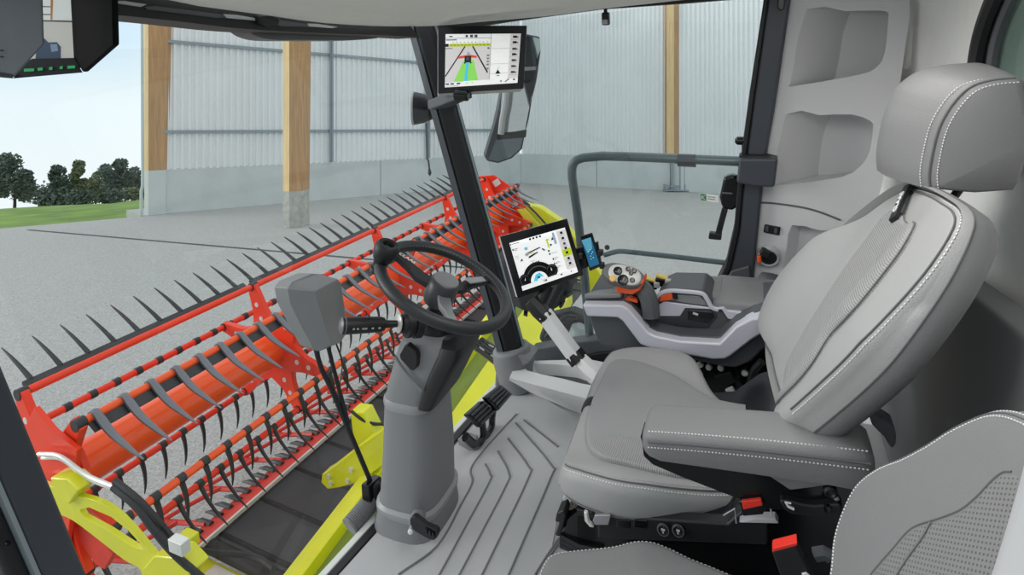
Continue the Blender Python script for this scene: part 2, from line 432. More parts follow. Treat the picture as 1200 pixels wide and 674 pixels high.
for k in range(26):
    p = W(28 + k * 5.6, 219 + 2 * sin(k), 128); leaves_blob(b, V((p.x, 128, p.z - 1.2)), 2.2, 60, rng, leaf=.35)
solo('hedge', 'hazy dark hedge line along the far side of the meadow', 'hedge', b, M_leaf[2], fr=WORLD, kind='stuff', sharp=180)

# ================================================================== barn
def corrugated(b, a, d, n, length, z0, z1, pitch, depth=.04):
    k = int(length / pitch); prof = []
    for i in range(k):
        for u, o in ((0, 0), (.35, 0), (.5, 1), (.85, 1)): prof.append((i * pitch + u * pitch, o * depth))
    vs = []; 
    for s_, o in prof: vs += [a + d * s_ + n * o + V((0, 0, z0)), a + d * s_ + n * o + V((0, 0, z1))]
    b.add(vs, [(2 * i, 2 * i + 2, 2 * i + 3, 2 * i + 1) for i in range(len(prof) - 1)])
LW = (P_CRN - P_COL).length
t = Thing('wall_left', 'barn wall of pale corrugated sheet over a low concrete base, left of the corner', 'wall', P_COL, WORLD, kind='structure')
b = B(); corrugated(b, P_COL - nl * .06, wl, nl, LW + .2, 1.75, 11.5, .27, .08); t.part('cladding', b, M_corr, sharp=20)
b = B(); k = 0
while k * 4.9 < LW:
    b.box(P_COL + wl * (k * 4.9 + 2.44) - nl * .1 + V((0, 0, .9)), (4.86, .18, 1.8), Matrix(((wl.x, nl.x, 0), (wl.y, nl.y, 0), (0, 0, 1)))); k += 1
t.part('concrete_base', b, M_plinth, bevel=.01)
for z, nme in ((3.28, 'rail'), (6.9, 'rail'), (10.2, 'rail')):
    b = B(); b.box(P_COL + wl * LW / 2 + nl * .05 + V((0, 0, z)), (LW, .12, .12), Matrix(((wl.x, nl.x, 0), (wl.y, nl.y, 0), (0, 0, 1)))); t.part('rail', b, M_rail)
t = Thing('wall_right', 'barn wall of pale corrugated sheet over a low concrete base, right of the corner', 'wall', P_CRN, WORLD, kind='structure')
b = B(); corrugated(b, P_CRN - nr_ * .06, wr, nr_, 40, 1.78, 13.5, .24, .08); t.part('cladding', b, M_corr, sharp=20)
b = B()
for k in range(8): b.box(P_CRN + wr * (k * 5 + 2.5) - nr_ * .1 + V((0, 0, .92)), (4.96, .18, 1.84), Matrix(((wr.x, nr_.x, 0), (wr.y, nr_.y, 0), (0, 0, 1))))
t.part('concrete_base', b, M_plinth, bevel=.01)

def glulam(px0, px1, pxe, y, ybase, label, ztop=13, zfoot=1.8, foot='concrete', lean=0):
    """timber post: a pale narrow edge from px0 to pxe, a brown face from pxe to px1"""
    a, e, c = [V(((p - 600) / FPX * y, y, 0)) for p in (px0, pxe, px1)]
    e.y -= .12; c.y += .25; c.x = (px1 - 600) / FPX * c.y
    t = Thing('wooden_post', label, 'post', V((e.x, e.y, 0)), WORLD, 'timber posts of the barn')
    back = [c + V((0, .5, 0)), a + V((0, .5, 0))]
    tp = V(((px1 - pxe) / FPX * y * .25, 0, 0))
    b = B(); lo = [a, e, c] + back
    hi = [a, e, c + tp] + [back[0] + tp, back[1]]
    b.loft([[p + V((0, 0, zfoot)) for p in lo], [p + V((0, 0, ztop)) for p in hi]])
    for f in range(len(b.f)):
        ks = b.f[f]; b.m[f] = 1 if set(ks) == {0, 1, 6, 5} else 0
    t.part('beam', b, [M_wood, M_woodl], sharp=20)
    if foot == 'concrete':
        b = B(); b.loft([[p for p in lo], [p + V((0, 0, zfoot)) for p in lo]]); t.part('concrete_foot', b, M_plinth if ybase < 260 else mat('rough_foot', (178, 178, 170), .85, noise=.2, scale=5), sharp=20, bevel=.01)
    else:
        b = B(); m_ = (a + c) / 2; 
        for dx in (-.22, .22): b.box(m_ + V((dx, 0, zfoot / 2)), (.06, .3, zfoot))
        b.box(m_ + V((0, .1, zfoot / 2)), (.5, .05, zfoot)); t.part('steel_leg', b, M_rail)
        b = B(); b.box(m_ + V((0, -.1, .08)), (1.25, .6, .06)); b.box(m_ + V((0, -.1, .3)), (1.2, .08, .06))
        for dx in (-.55, .55): b.box(m_ + V((dx, -.1, .2)), (.14, .35, .4))
        t.part('base_plate', b, M_rail)
yb = EYE * FPX / (251 - HY)
glulam(169, 194, 176, yb - .25, 251, 'wooden post at the open end of the barn, next to the sky', zfoot=1.76)
yb2 = EYE * FPX / (267 - HY)
glulam(331.5, 357, 340.5, yb2, 267, 'free standing wooden post on a rough concrete foot behind the black tines', zfoot=1.26)
yb3 = EYE * FPX / (221 - HY)
glulam(781.5, 801, 789, yb3 - 1.6, 221, 'wooden post on a steel leg seen above the grey door handrail', zfoot=1.85, foot='steel')
b = B(); y_ = yb - .5
q = [W(166.5, 25, y_), W(167.2, 205, y_), W(167, 218, y_), W(165.5, 224, y_), W(165.5, 249, y_), V((W(165.5, 249, y_).x, y_, -.01))]
b.tube(q, .055, 8); solo('downpipe', 'thin pale rain pipe running down beside the end post of the barn', 'pipe', b, mat('pipe_zinc', (196, 208, 204), .5), fr=WORLD)
def steel_post(px, y0, y1, label):
    # on the left wall's line
    d = V(((px - 600) / FPX, 1, 0)); a = P_COL + nl * .2
    s_ = (a.x * wl.y - a.y * wl.x) / (d.x * wl.y - d.y * wl.x); p = d * s_
    b = B(); b.box(V((p.x, p.y, 6.5)), (.16, .1, 9.4), Matrix(((wl.x, nl.x, 0), (wl.y, nl.y, 0), (0, 0, 1)))); b.box(V((p.x, p.y, 6.5)) + nl * .05, (.05, .12, 9.4), Matrix(((wl.x, nl.x, 0), (wl.y, nl.y, 0), (0, 0, 1))))
    solo('steel_post', label, 'post', b, M_rail, fr=WORLD)
steel_post(388.5, 55, 190, 'slim galvanised steel post on the corrugated wall right of the free wooden post')
steel_post(502, 55, 190, 'slim galvanised steel post on the corrugated wall seen beside the black front pillar')

# unseen wall added behind the viewer to hold back sky light
b = B(); corrugated(b, V((-26, -18, 0)), V((1, 0, 0)), V((0, 1, 0)), 60, 0, 9, .27, .05)
solo('wall_back', 'corrugated barn wall on the far side of the yard, behind the viewer', 'wall', b, M_corr, fr=WORLD, kind='structure', sharp=20)
# ================================================================== header: reel
AW, PP = (V((0, .85, -.527)), V((0, .527, .85)))
C0 = radians(-31.8)
def polar(dist, deg):
    a = radians(deg); return V((0, dist * cos(a), dist * sin(a)))
REEL = polar(4.83, -31.2)
BARS = [polar(4.72, -24.25), polar(5.28, -26.75), polar(4.25, -28.35), polar(5.42, -33.3), polar(4.42, -36.5), polar(4.92, -37.8)]
R0, R1 = 1.92, 8.25
SPID = [1.9, 3.70, 5.47, 7.07, 8.3]
DIRS = [(62, .36), (4, .30), (-128, .36), (-60, .30), (-66, .30), (-100, .36)]
def aw(deg): a = radians(deg); return AW * cos(a) + PP * sin(a)
reel = Thing('harvester_reel', 'big red pickup reel with black tines in front of the lime header', 'reel', REEL + V((1.9, 0, -.7)), HDR)
b = B(); b.lathe(REEL + V((R0, 0, 0)), (1, 0, 0), [(0, .05), (0, .14), (R1 - R0, .14), (R1 - R0, .05)], 32)
reel.part('reel_tube', b, M_org, label='glossy orange centre tube')
def tine(b, p, deg, ln, bend, r=.0125):
    d = aw(deg); e = aw(deg + 90 * (1 if bend > 0 else -1)); q = [p + d * .02, p + d * ln * .35 + e * abs(bend) * .3, p + d * ln * .7 + e * abs(bend) * .1, p + d * ln - e * abs(bend) * .5]
    b.tube(cr(q, 3), [r * 1.5, r * 1.4, r * 1.3, r * 1.2, r * 1.1, r, r * .85, r * .7, r * .55, r * .3], 6)
n_single = 0; rest = B()
for k, bp in enumerate(BARS):
    bb = B(); bb.tube([bp + V((R0, 0, 0)), bp + V((R1, 0, 0))], .027, 12)
    bar = reel.part('tine_bar', bb, M_org if k in (2, 4) else M_red)
    deg, ln = DIRS[k]; step = .176; x = R0 + .07
    if k in (0, 2):                                   # the flat black strips that carry the tines
        e = aw(deg); side = aw(deg - 90)
        for s0, s1 in zip(SPID[:-1], SPID[1:]):
            sb = B(); o_ = bp + (e * .042 if k == 0 else aw(-112) * .062)
            w1, w2 = (e * .030, side * .012) if k == 0 else (aw(-112) * .034, aw(-22) * .006)
            a = o_ + V((max(s0, R0) + .02, 0, 0)); c = o_ + V((s1 - .05, 0, 0))
            sb.prism([a - w1 - w2, a + w1 - w2, a + w1 + w2, a - w1 + w2], c - a); reel.part('tine_strip', sb, M_blk, bar, label='flat black strip')
    i = 0
    while x < R1 - .03:
        tb = B(); p = bp + V((x, 0, 0))
        if k == 2: tb.tube([p - V((.022, 0, 0)), p + V((.022, 0, 0))], .031, 10)
        elif k: tb.tube([p - V((.024, 0, 0)), p + V((.024, 0, 0))], .032, 10)
        st = p + (aw(deg) * .045 if k == 0 else V((0, 0, 0)))
        if k == 2:
            q = [p + aw(60) * .03, p + aw(150) * .035, p + aw(-140) * .06, p + aw(-126) * .17 + aw(-38) * .016, p + aw(-125) * .31 + aw(-38) * .012, p + aw(-125) * .45]
            tb.tube(cr(q, 3), [.016] * 6 + [.018, .018, .017, .016, .015, .013, .011, .009, .006, .003], 6, up=(1, 0, 0), sx=1.5)
        else: tine(tb, st, deg, ln, (.015, .0, 0, -.05, -.05, .05)[k])
        if n_single < 96 and (i < 19 or k in (0, 2)) and k != 1:
            reel.part('tine', tb, M_blk if k != 2 else mat('tine_worn_steel', (120, 122, 128), .3, metal=.4), bar); n_single += 1
        else: rest.merge(tb)
        x += step; i += 1
reel.part('tine', rest, M_blk, kind='stuff')
for si, s in enumerate(SPID):
    sb = B(); order = sorted(BARS, key=lambda q: math.atan2((q - REEL).dot(PP), (q - REEL).dot(AW))); pts = []
    nb = len(order)
    for i, q in enumerate(order):
        v = q - REEL; v2 = order[(i + 1) % nb] - REEL; t_ = V((0, 0, 0)); d = v.normalized(); sd = V((0, -d.z, d.y)) * .05
        a1 = math.atan2(sd.dot(PP), sd.dot(AW)); ang = math.atan2(d.dot(PP), d.dot(AW)); tang = (AW * -sin(ang) + PP * cos(ang))
        pts += [v * .62 - tang * .075, v * 1.02 - tang * .045, v * 1.02 + tang * .045, v * .62 + tang * .075]
        mid = (v.normalized() + v2.normalized()).normalized(); pts.append(mid * .27)
    sb.prism([REEL + p + V((s - .02, 0, 0)) for p in pts], (.05, 0, 0))
    sp = reel.part('reel_spider', sb, M_red, bevel=.006, label='red star plate')
    for q in order:
        hb = B(); v = q - REEL
        for f in (.50, .72):
            wb = B(); wb.lathe(REEL + v * f + V((s - .024, 0, 0)), (1, 0, 0), [(0, .004), (0, .022), (.058, .022), (.058, .004)], 10); reel.part('bolt', wb, M_steel, sp)
        hb.lathe(REEL + v + V((s - .045, 0, 0)), (1, 0, 0), [(.02, .01), (.02, .037), (.08, .037), (.08, .01)], 12)
        reel.part('bearing', hb, M_blk, sp)
# left end shield
b = B(); e0 = 1.84
pts = [H(40, 478, r=e0), H(62, 505, r=e0), H(90, 528, r=e0), H(88, 560, r=e0), H(78, 640, r=e0), H(95, 720, r=e0), H(60, 720, r=e0), H(10, 540, r=e0)]
b.prism(pts, (.03, 0, 0)); reel.part('end_shield', b, M_red, bevel=.005)
b = B(); q = [H(58, 505, r=1.9) + V((-.02, 0, 0)), H(92, 530, r=1.9), H(105, 565, r=1.9)]
reel.part('end_shield_rim', (lambda bb: bb.tube(q, .03, 6) or bb)(B()), M_red)
# right end shield with warning decals
b = B(); e1 = 8.36
pts = [REEL + p + V((e1, 0, 0)) for p in (AW * -.5 + PP * .15, AW * -.3 + PP * .55, AW * .05 + PP * .72, AW * .45 + PP * .6, AW * .6 + PP * .1, AW * .3 + PP * -.5, AW * -.1 + PP * -.72, AW * -.45 + PP * -.5)]
b.prism(pts, (.04, 0, 0)); es = reel.part('end_shield', b, M_red, bevel=.01)
b = B()
for aa, pp_ in ((-.28, .42), (-.05, .25), (-.35, .0)):
    c_ = REEL + AW * aa + PP * pp_ + V((e1 - .004, 0, 0)); b.prism([c_ + AW * .06 + PP * .05, c_ - AW * .06 + PP * .05, c_ - AW * .06 - PP * .05, c_ + AW * .06 - PP * .05], (-.003, 0, 0))
reel.part('decal', b, M_decal, es)

# ================================================================== header: cutter table
HB = V((2.3, 3.2, -3.5))
hd = Thing('header_table', 'lime crop header with black draper belt and red knife guards, below the reel', 'header', HB, HDR)
K = polar(5.0, -41.95); BK = V((0, 2.62, -3.42))
HR0, HR1 = 2.36, 8.2
bdir = (BK - K).normalized()
b = B(); s_ = V((0, 0, .012)); a, c = K + V((HR0, 0, 0)), K + V((HR1, 0, 0))
b.prism([a + AW * .035, a - AW * .035, a - AW * .035 + s_ * 2.5, a + AW * .035 + s_ * 2.5], c - a); hd.part('knife_back', b, M_steel, label='bare metal edge strip'); FW = V((0, .99, -.12))
b = B(); b.prism([a + AW * .02 + V((0, 0, .005)), a + FW * .24 + V((0, 0, -.03)), a + FW * .24 + V((0, 0, -.06)), a + AW * .02 + V((0, 0, -.05))], c - a); hd.part('cutter_bar', b, M_redd)
x = HR0 + .04; i = 0; gb_ = B(); 
fr_a = K + FW * .22 + V((0, 0, -.02)); rest = B()
while x < HR1:
    g = B(); o_ = fr_a + V((x, 0, 0)); q = FW * .13
    g.tube([o_ - FW * .05, o_ + q * .4 + V((0, 0, .012)), o_ + q], [.022, .019, .007], 6)
    if i < 45: hd.part('knife_guard', g, M_blk)
    else: rest.merge(g)
    x += .088; i += 1
hd.part('knife_guard', rest, M_blk, kind='stuff')
b = B(); rest = B(); x = HR0 + .0; i = 0
while x < HR1 - .2:                                   # red crop lifters, one flat V of rod each
    g = B(); o_ = fr_a + V((x, 0, .0)); tip = o_ + FW * .46 + V((-.05, 0, -.02))
    g.tube(cr([o_, o_ + FW * .24 + V((0, 0, -.03)), tip], 4), .02, 6); g.tube(cr([tip, o_ + FW * .28 + V((.09, 0, .05)), o_ + FW * .12 + V((.24, 0, .10))], 4), .017, 6)
    if i < 20: hd.part('crop_lifter', g, M_redd)
    x += .38; i += 1
# draper belt with cleats
b = B(); a = K - AW * .02 + V((HR0 + .28, 0, -.012)); e = BK + V((HR0 + .28, 0, 0)); L_ = HR1 - HR0 - .3
b.prism([a, e, e - V((0, 0, .05)), a - V((0, 0, .05))], (L_, 0, 0)); belt = hd.part('draper_belt', b, M_rub)
for k in range(16):
    b = B(); o_ = V((.02 + k * .37, 0, 0)); up = V((0, .0, .022))
    b.prism([a + o_ - up * .2, a + o_ + V((.02, 0, 0)) + up, a + o_ + V((.05, 0, 0)) - up * .2], (e - a)); hd.part('belt_cleat', b, M_hose, belt)
b = B(); b.tube([a + V((-.05, 0, -.02)), e + V((-.05, 0, -.02))], .05, 16); hd.part('belt_roller', b, M_hose)
b = B(); aa = a + V((-.40, 0, -.06)); ee = e + V((-.40, 0, -.06)); b.prism([aa, ee, ee + V((.3, 0, 0)), aa + V((.3, 0, 0))], (0, 0, -.02)); hd.part('floor_plate', b, M_lime)
b = B(); m_ = aa.lerp(ee, .12) + V((.16, 0, .004)); d = ee - aa
b.prism([m_, m_ + d * .2, m_ + d * .2 + V((.12, 0, 0)), m_ + V((.12, 0, 0))], (0, 0, .004)); hd.part('wear_plate', b, M_steel)
b = B(); b.tube([aa + d * .35 + V((.0, 0, .05)), ee + V((.24, 0, .05))], .03, 10); hd.part('tensioner_rod', b, M_hose)
# lime back beam: a top rail, a recessed web and a lower shelf
b = B(); o_ = V((HR0 - .4, 0, 0)); T1 = V((0, 2.70, -3.06)); BV = V((4.3, 0, 4.3 * .155)); SK = V((4.0, 0, 4.0 * .155)); 
b.prism([o_ + p for p in (T1 + V((0, 0, 0)), T1 + V((0, -.14, .03)), T1 + V((0, -.14, -.10)), T1 + V((0, 0, -.40)))], BV); hd.part('back_beam', b, M_lime, bevel=.012)
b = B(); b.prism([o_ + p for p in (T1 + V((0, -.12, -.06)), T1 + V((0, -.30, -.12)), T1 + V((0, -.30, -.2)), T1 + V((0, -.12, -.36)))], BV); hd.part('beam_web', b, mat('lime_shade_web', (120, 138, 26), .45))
b = B(); b.prism([o_ + p for p in (T1 + V((0, -.29, -.06)), T1 + V((0, -.62, -.16)), T1 + V((0, -.62, -.3)), T1 + V((0, -.29, -.22)))], SK); hd.part('rear_skirt', b, M_lime, bevel=.012)
# lime reel arm at the near end
def arm(R, mirror=False):
    outer = [(56, 556), (72, 560), (105, 571), (130, 578), (150, 590), (170, 610), (192, 636), (222, 668), (250, 700)]
    inner = [(215, 700), (185, 672), (178, 655), (160, 645), (130, 622), (100, 600), (80, 592), (60, 585)]
    o = [H(*p, r=1.85) for p in outer]; n = [H(*p, r=1.85) for p in inner]; sh = V((R - 1.85, 0, 0))
    pts = [p + sh for p in cr(o, 3) + cr(n, 3)]; b = B(); b.prism(pts, (.03, 0, 0))
    return b
b = arm(1.78); pa = hd.part('reel_arm', b, M_lime, bevel=.01)
slot = [H(*p, r=1.78) + V((-.1, 0, 0)) for p in ((93, 598), (104, 595), (130, 606), (150, 622), (164, 637), (168, 644), (156, 641), (127, 622), (98, 606))]
sb = B(); sb.prism(slot, (.4, 0, 0)); cut(pa, sb, hd.base)
b = B(); q = [H(*p, r=1.76) for p in ((180, 652), (204, 654), (222, 674), (205, 700), (170, 690), (166, 668))]; b.prism(q, (.12, 0, 0)); hd.part('arm_bracket', b, M_lime, bevel=.01)
b = B(); q = [H(*p, r=1.75) for p in ((58, 560), (78, 562), (92, 575), (80, 592), (66, 585))]; b.prism(q, (.10, 0, 0)); hd.part('arm_head', b, M_lime, bevel=.01)
b = B(); q = cr([H(*p, r=1.8) + V((0, 0, .03)) for p in ((46, 538), (66, 539), (78, 545), (92, 556), (108, 566), (138, 578))], 4); b.tube(q, .013, 8); hd.part('hydraulic_pipe', b, M_steel)
b = B(); q2 = cr([H(*p, r=1.8) + V((.02, 0, .02)) for p in ((46, 543), (64, 543), (76, 549), (89, 560), (105, 570), (136, 582))], 4); b.tube(q2, .011, 8); hd.part('hydraulic_pipe', b, M_steel)
b = B(); q = cr([H(136, 574, r=1.76), H(165, 598, r=1.76), H(190, 626, r=1.78), H(212, 648, r=1.85), H(245, 656, r=2.1), H(285, 659, r=2.25), H(305, 664, r=2.25), H(322, 676, r=2.2)], 6); b.tube([p + V((0, 0, .05)) for p in q], .018, 8); hd.part('hydraulic_hose', b, M_hose)
b = B(); q = cr([H(134, 581, r=1.74), H(160, 603, r=1.74), H(182, 632, r=1.74), H(206, 660, r=1.76), H(240, 690, r=1.8)], 6); b.tube([p + V((0, 0, .05)) for p in q], .018, 8); hd.part('hydraulic_hose', b, M_hose)
b = B(); c_ = H(211, 645, r=1.76) + V((0, 0, .03)); b.box(c_, (.05, .1, .07)); hd.part('hose_clamp', b, M_steel, bevel=.005)
b = B(); c_ = H(218, 634, r=2.0); b.box(c_, (.10, .10, .07)); hd.part('stop_block', b, M_lime, bevel=.008)
# red end divider beside the near arm
b = B(); q = [H(*p, r=1.9) for p in ((72, 590), (92, 600), (112, 625), (132, 650), (122, 668), (112, 662), (96, 640), (88, 640), (108, 690), (90, 690))]; b.prism(q, (.04, 0, 0)); hd.part('end_divider', b, M_redd, bevel=.006)
# lime reel arm and gearbox at the far end
b = B(); q = [H(*p, r=8.4) for p in ((584, 240), (607, 238), (632, 243), (660, 262), (690, 300), (715, 340), (690, 345), (672, 318), (640, 285), (618, 268), (588, 258))]; b.prism(q, (.16, 0, 0)); hd.part('reel_arm', b, M_lime, bevel=.015)
b = B(); q = [H(*p, r=8.36) for p in ((606, 245), (616, 244), (652, 285), (640, 290))]; b.prism(q, (-.03, 0, 0)); hd.part('arm_gusset', b, M_lime, bevel=.01)
b = B(); q = cr([H(*p, r=8.42) for p in ((582, 238), (596, 235), (612, 236), (625, 246), (640, 262), (655, 280))], 5); b.tube(q, .028, 8); hd.part('hydraulic_hose', b, M_hose)
# lime bracket in front of the steering column
b = B(); RB = 3.05
q = [H(*p, r=RB) for p in ((377, 556), (384, 552), (402, 538), (420, 523), (446, 505), (452, 520), (450, 545), (420, 566), (398, 572), (384, 574), (376, 566))]
b.prism(q, (.10, 0, 0)); br = hd.part('hinge_bracket', b, M_lime, bevel=.01)
for p in ((386, 558), (388, 566), (412, 550), (408, 563), (430, 560)):
    b = B(); b.lathe(H(*p, r=RB) - V((.015, 0, 0)), (1, 0, 0), [(0, .005), (0, .018), (.04, .018), (.04, .005)], 8); hd.part('bolt', b, M_steel, br)
b = B(); q = [H(*p, r=3.2) for p in ((410, 482), (425, 484), (440, 515), (444, 540), (420, 545), (414, 515))]; b.prism(q, (.12, 0, 0)); hd.part('side_plate', b, M_lime, bevel=.01)
b = B(); q = cr([H(412, 482, r=3.2), H(425, 492, r=3.2), H(440, 497, r=3.25), H(458, 496, r=3.3)], 5); b.tube(q, .012, 8); hd.part('hydraulic_hose', b, M_hose)
# ================================================================== cab materials
M_pl = mat('plastic_mid_grey', (128, 129, 131), .55, bump=.15, bscale=900)
M_pld = mat('plastic_dark_grey', (78, 80, 84), .5, bump=.15, bscale=900)
M_pll = mat('plastic_light_grey', (184, 184, 186), .5, bump=.1, bscale=900)
M_sil = mat('silver_lavender_trim', (202, 202, 212), .38, metal=.15)
M_bk = mat('black_plastic', (24, 25, 27), .5, bump=.15, bscale=700)
M_bks = mat('black_gloss', (16, 17, 19), .2)
M_pil = mat('pillar_slate', (62, 66, 74), .4)
M_floor = mat('mat_grey', (186, 187, 188), .6, noise=.04, scale=5, bump=.3, bscale=500)
M_groove = mat('mat_groove', (112, 113, 115), .6)
M_lea = mat('leather_grey', (156, 156, 156), .5, noise=.02, scale=8, bump=.35, bscale=420)
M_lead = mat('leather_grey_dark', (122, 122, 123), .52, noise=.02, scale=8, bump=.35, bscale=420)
M_thr = mat('thread_white', (226, 226, 224), .6)
M_seam = mat('seam_dark', (92, 92, 94), .7)
M_perf = perforated('leather_perforated', (124, 124, 124), .0062, dark=.5)
M_rib = ribbed('fabric_ribbed', (150, 150, 150), .0052)
M_head = mat('headliner', (240, 239, 236), .85, noise=.02, scale=30, bump=.3, bscale=300)
M_wht = mat('white_strip', (228, 230, 224), .5)
M_scrw = mat('screen_white', (240, 240, 238), .3, emit=(240, 242, 242), estr=.38)
M_scrg = mat('screen_grey', (210, 206, 206), .3, emit=(206, 202, 202), estr=.38)
M_scrk = mat('screen_black', (14, 15, 16), .25)
M_scrl = mat('screen_lime', (190, 205, 20), .3, emit=(176, 190, 20), estr=.38)
M_scrgr = mat('screen_green', (140, 220, 90), .3, emit=(140, 215, 95), estr=.38)
M_scrb = mat('screen_blue', (60, 170, 200), .3, emit=(60, 165, 200), estr=.8)
M_scrr = mat('screen_red', (225, 75, 35), .3, emit=(215, 70, 40), estr=.38)
M_oran = mat('control_orange', (226, 88, 38), .45)
M_amb = mat('button_amber', (240, 190, 110), .5)
M_belt = mat('buckle_red', (226, 52, 40), .45)
M_mir = mat('mirror_glass', (225, 230, 232), .03, metal=1.0)
M_tyre = mat('tyre_rubber', (34, 36, 38), .7)
U0 = -1.51

# ================================================================== floor, sills, pillars, roof
def fl(px, py, u=U0): return C(px, py, u=u)
fe = lambda r: 1.149 - (r - 1.174) * .1147
b = B(); pts = [V((r, fe(r), U0)) for r in (.42, 2.33)] + [V((2.33, -.62, U0)), V((.42, -.62, U0))]
b.prism(pts, (0, 0, -.05)); solo('floor', 'grey cab floor under the seats and the steering column', 'floor', b, M_floor, kind='structure', bevel=.006)
b = B(); mt = [V((r, fe(r) - .035, U0)) for r in (.62, 1.4, 2.06)] + [fl(640, 470), fl(690, 500), fl(655, 600), V((1.05, .5, U0)), V((.62, .42, U0))]
b.prism(mt, (0, 0, .008))
GRV = [[(615, 110), (560, 170), (460, 290), (460, 350), (420, 430), (340, 570), (200, 674)], [(505, 285), (522, 320), (515, 360), (345, 674)], [(550, 240), (588, 315), (575, 370), (415, 674)],
       [(585, 195), (655, 290), (655, 340), (495, 674)], [(612, 140), (735, 285), (735, 335), (588, 674)], [(640, 130), (705, 180), (762, 225)], [(765, 545), (720, 610), (680, 674)]]
for g in GRV:
    q = [fl(400 + x / 2.995, 449 + y / 2.995, U0 + .008) for x, y in g]
    if len(q) > 3: e = q[-1] + (q[-1] - q[-2]).normalized() * .12; q = q[:1] + cr(q, 5) + ([e] if g[-1][1] == 674 and g[-1][0] > 300 else [])
    b.tube(q, .0042, 6, mi=1)
    b.tube([p + V((.009, -.004, -.002)) for p in q], .004, 6, mi=0)
solo('floor_mat', 'grey rubber floor mat with curved grooves in front of the seat', 'mat', b, [M_floor, M_groove])
a, c = C(380, 676, u=-1.5), C(592, 441, u=-1.5); d = (c - a).normalized(); s_ = V((-d.y, d.x, 0)); s_ = s_ if s_.y > 0 else -s_
a -= d * .6
b = B(); b.prism([a, c, c + s_ * .022, a + s_ * .022], (0, 0, -.03)); solo('trim_2', 'white edge strip along the front of the cab floor', 'trim', b, M_wht, kind='structure', bevel=.003)
b = B(); b.prism([a - s_ * .002, c - s_ * .002, c - s_ * .03, a - s_ * .03], (0, 0, -.04)); solo('trim_3', 'black rubber seal beside the white floor edge strip', 'trim', b, M_bk, kind='structure', bevel=.004)
# windscreen frame: right front pillar
top, bot = C(492, 20, r=2.2), C(600, 413, r=2.2)
ax = (bot - top).normalized()
def along(t): return top.lerp(bot, t)
prof = [(-.065, -.01), (-.052, .035), (.0, .05), (.055, .03), (.062, -.02), (.02, -.05), (-.04, -.05)]
ex = ax.cross(V((1, 0, 0))).normalized(); 
if ex.y > 0: ex = -ex
t = Thing('trim_4', 'black right front pillar between windscreen and side door, leaning past the steering wheel', 'pillar', bot, kind='structure')
b = B(); loops = []
for k in range(9):
    s = k / 8; p = along(-.02 + s * 1.02); w_ = 1.0 + .0 * s
    loops.append([p + ex * x * w_ + V((-y * w_, 0, 0)) for x, y in prof])
b.loft(loops); t.part('pillar_shell', b, M_bk, bevel=.008)
b = B(); loops = []
for k in range(9):
    p = along(.0 + k / 8 * .99); loops.append([p + ex * x + V((-y, 0, 0)) for x, y in ((-.062, .014), (-.046, .043), (-.012, .053), (-.014, .03), (-.05, .01))])
b.loft(loops); t.part('inner_strip', b, M_pil)
b = B(); loops = []
for k in range(9):
    p = along(.0 + k / 8 * .98) + ex * .062; loops.append([p + ex * x + V((y, 0, 0)) for x, y in ((-.003, -.006), (.003, -.006), (.003, .004), (-.003, .004))])
b.loft(loops); t.part('glass_seal', b, M_rail)
b = B(); cc = bot; b.lathe(bot + ax * -.03, ax, [(0, .07), (.01, .082), (.05, .09), (.18, .09)], 20); t.part('pillar_foot', b, M_pl, bevel=.004, label='grey plastic pillar collar')
b = B(); q = [C(*p, r=2.14) for p in ((583, 420), (606, 415), (622, 425), (600, 440), (598, 462), (578, 468), (580, 440))]; b.prism(q, (.12, 0, 0)); t.part('pillar_cover', b, M_pl, bevel=.01, label='grey plastic cover')
# near left pillar, beside the camera
b = B()
L0 = [C(-12, 395, f=1.2), C(0, 418, f=1.2), C(50, 540, f=1.2), C(107, 680, f=1.2), C(47, 680, f=1.2), C(22, 625, f=1.2), C(0, 570, f=1.2), C(-30, 505, f=1.2)]
up = (L0[1] - L0[3]).normalized()
L0 = [L0[1] + up * .35, L0[3] - up * .1, L0[4] - up * .1, L0[6] + up * .35]
t = Thing('trim_5', 'dark slate left front pillar at the lower left corner', 'pillar', L0[2], kind='structure')
b.prism(L0, (0, .06, 0)); t.part('pillar_face', b, M_pil, bevel=.012)
b = B(); e = (L0[2] - L0[1]).normalized(); q = [L0[2] + e * .001, L0[2] + e * .055, L0[3] + e * .055, L0[3] + e * .001]; b.prism([p + V((0, .012, 0)) for p in q], (0, .07, 0)); t.part('door_seal', b, M_bk, bevel=.01)
b = B(); q = [L0[2] - e * .004, L0[2] + e * .007, L0[3] + e * .007, L0[3] - e * .004]; b.prism([p - V((0, .004, 0)) for p in q], (0, .02, 0)); t.part('edge_strip', b, M_rail)
b = B(); b.lathe(C(8, 636, f=1.205), (0, -1, 0), [(0, .004), (.006, .004), (.006, .001)], 10); t.part('screw', b, M_bks)
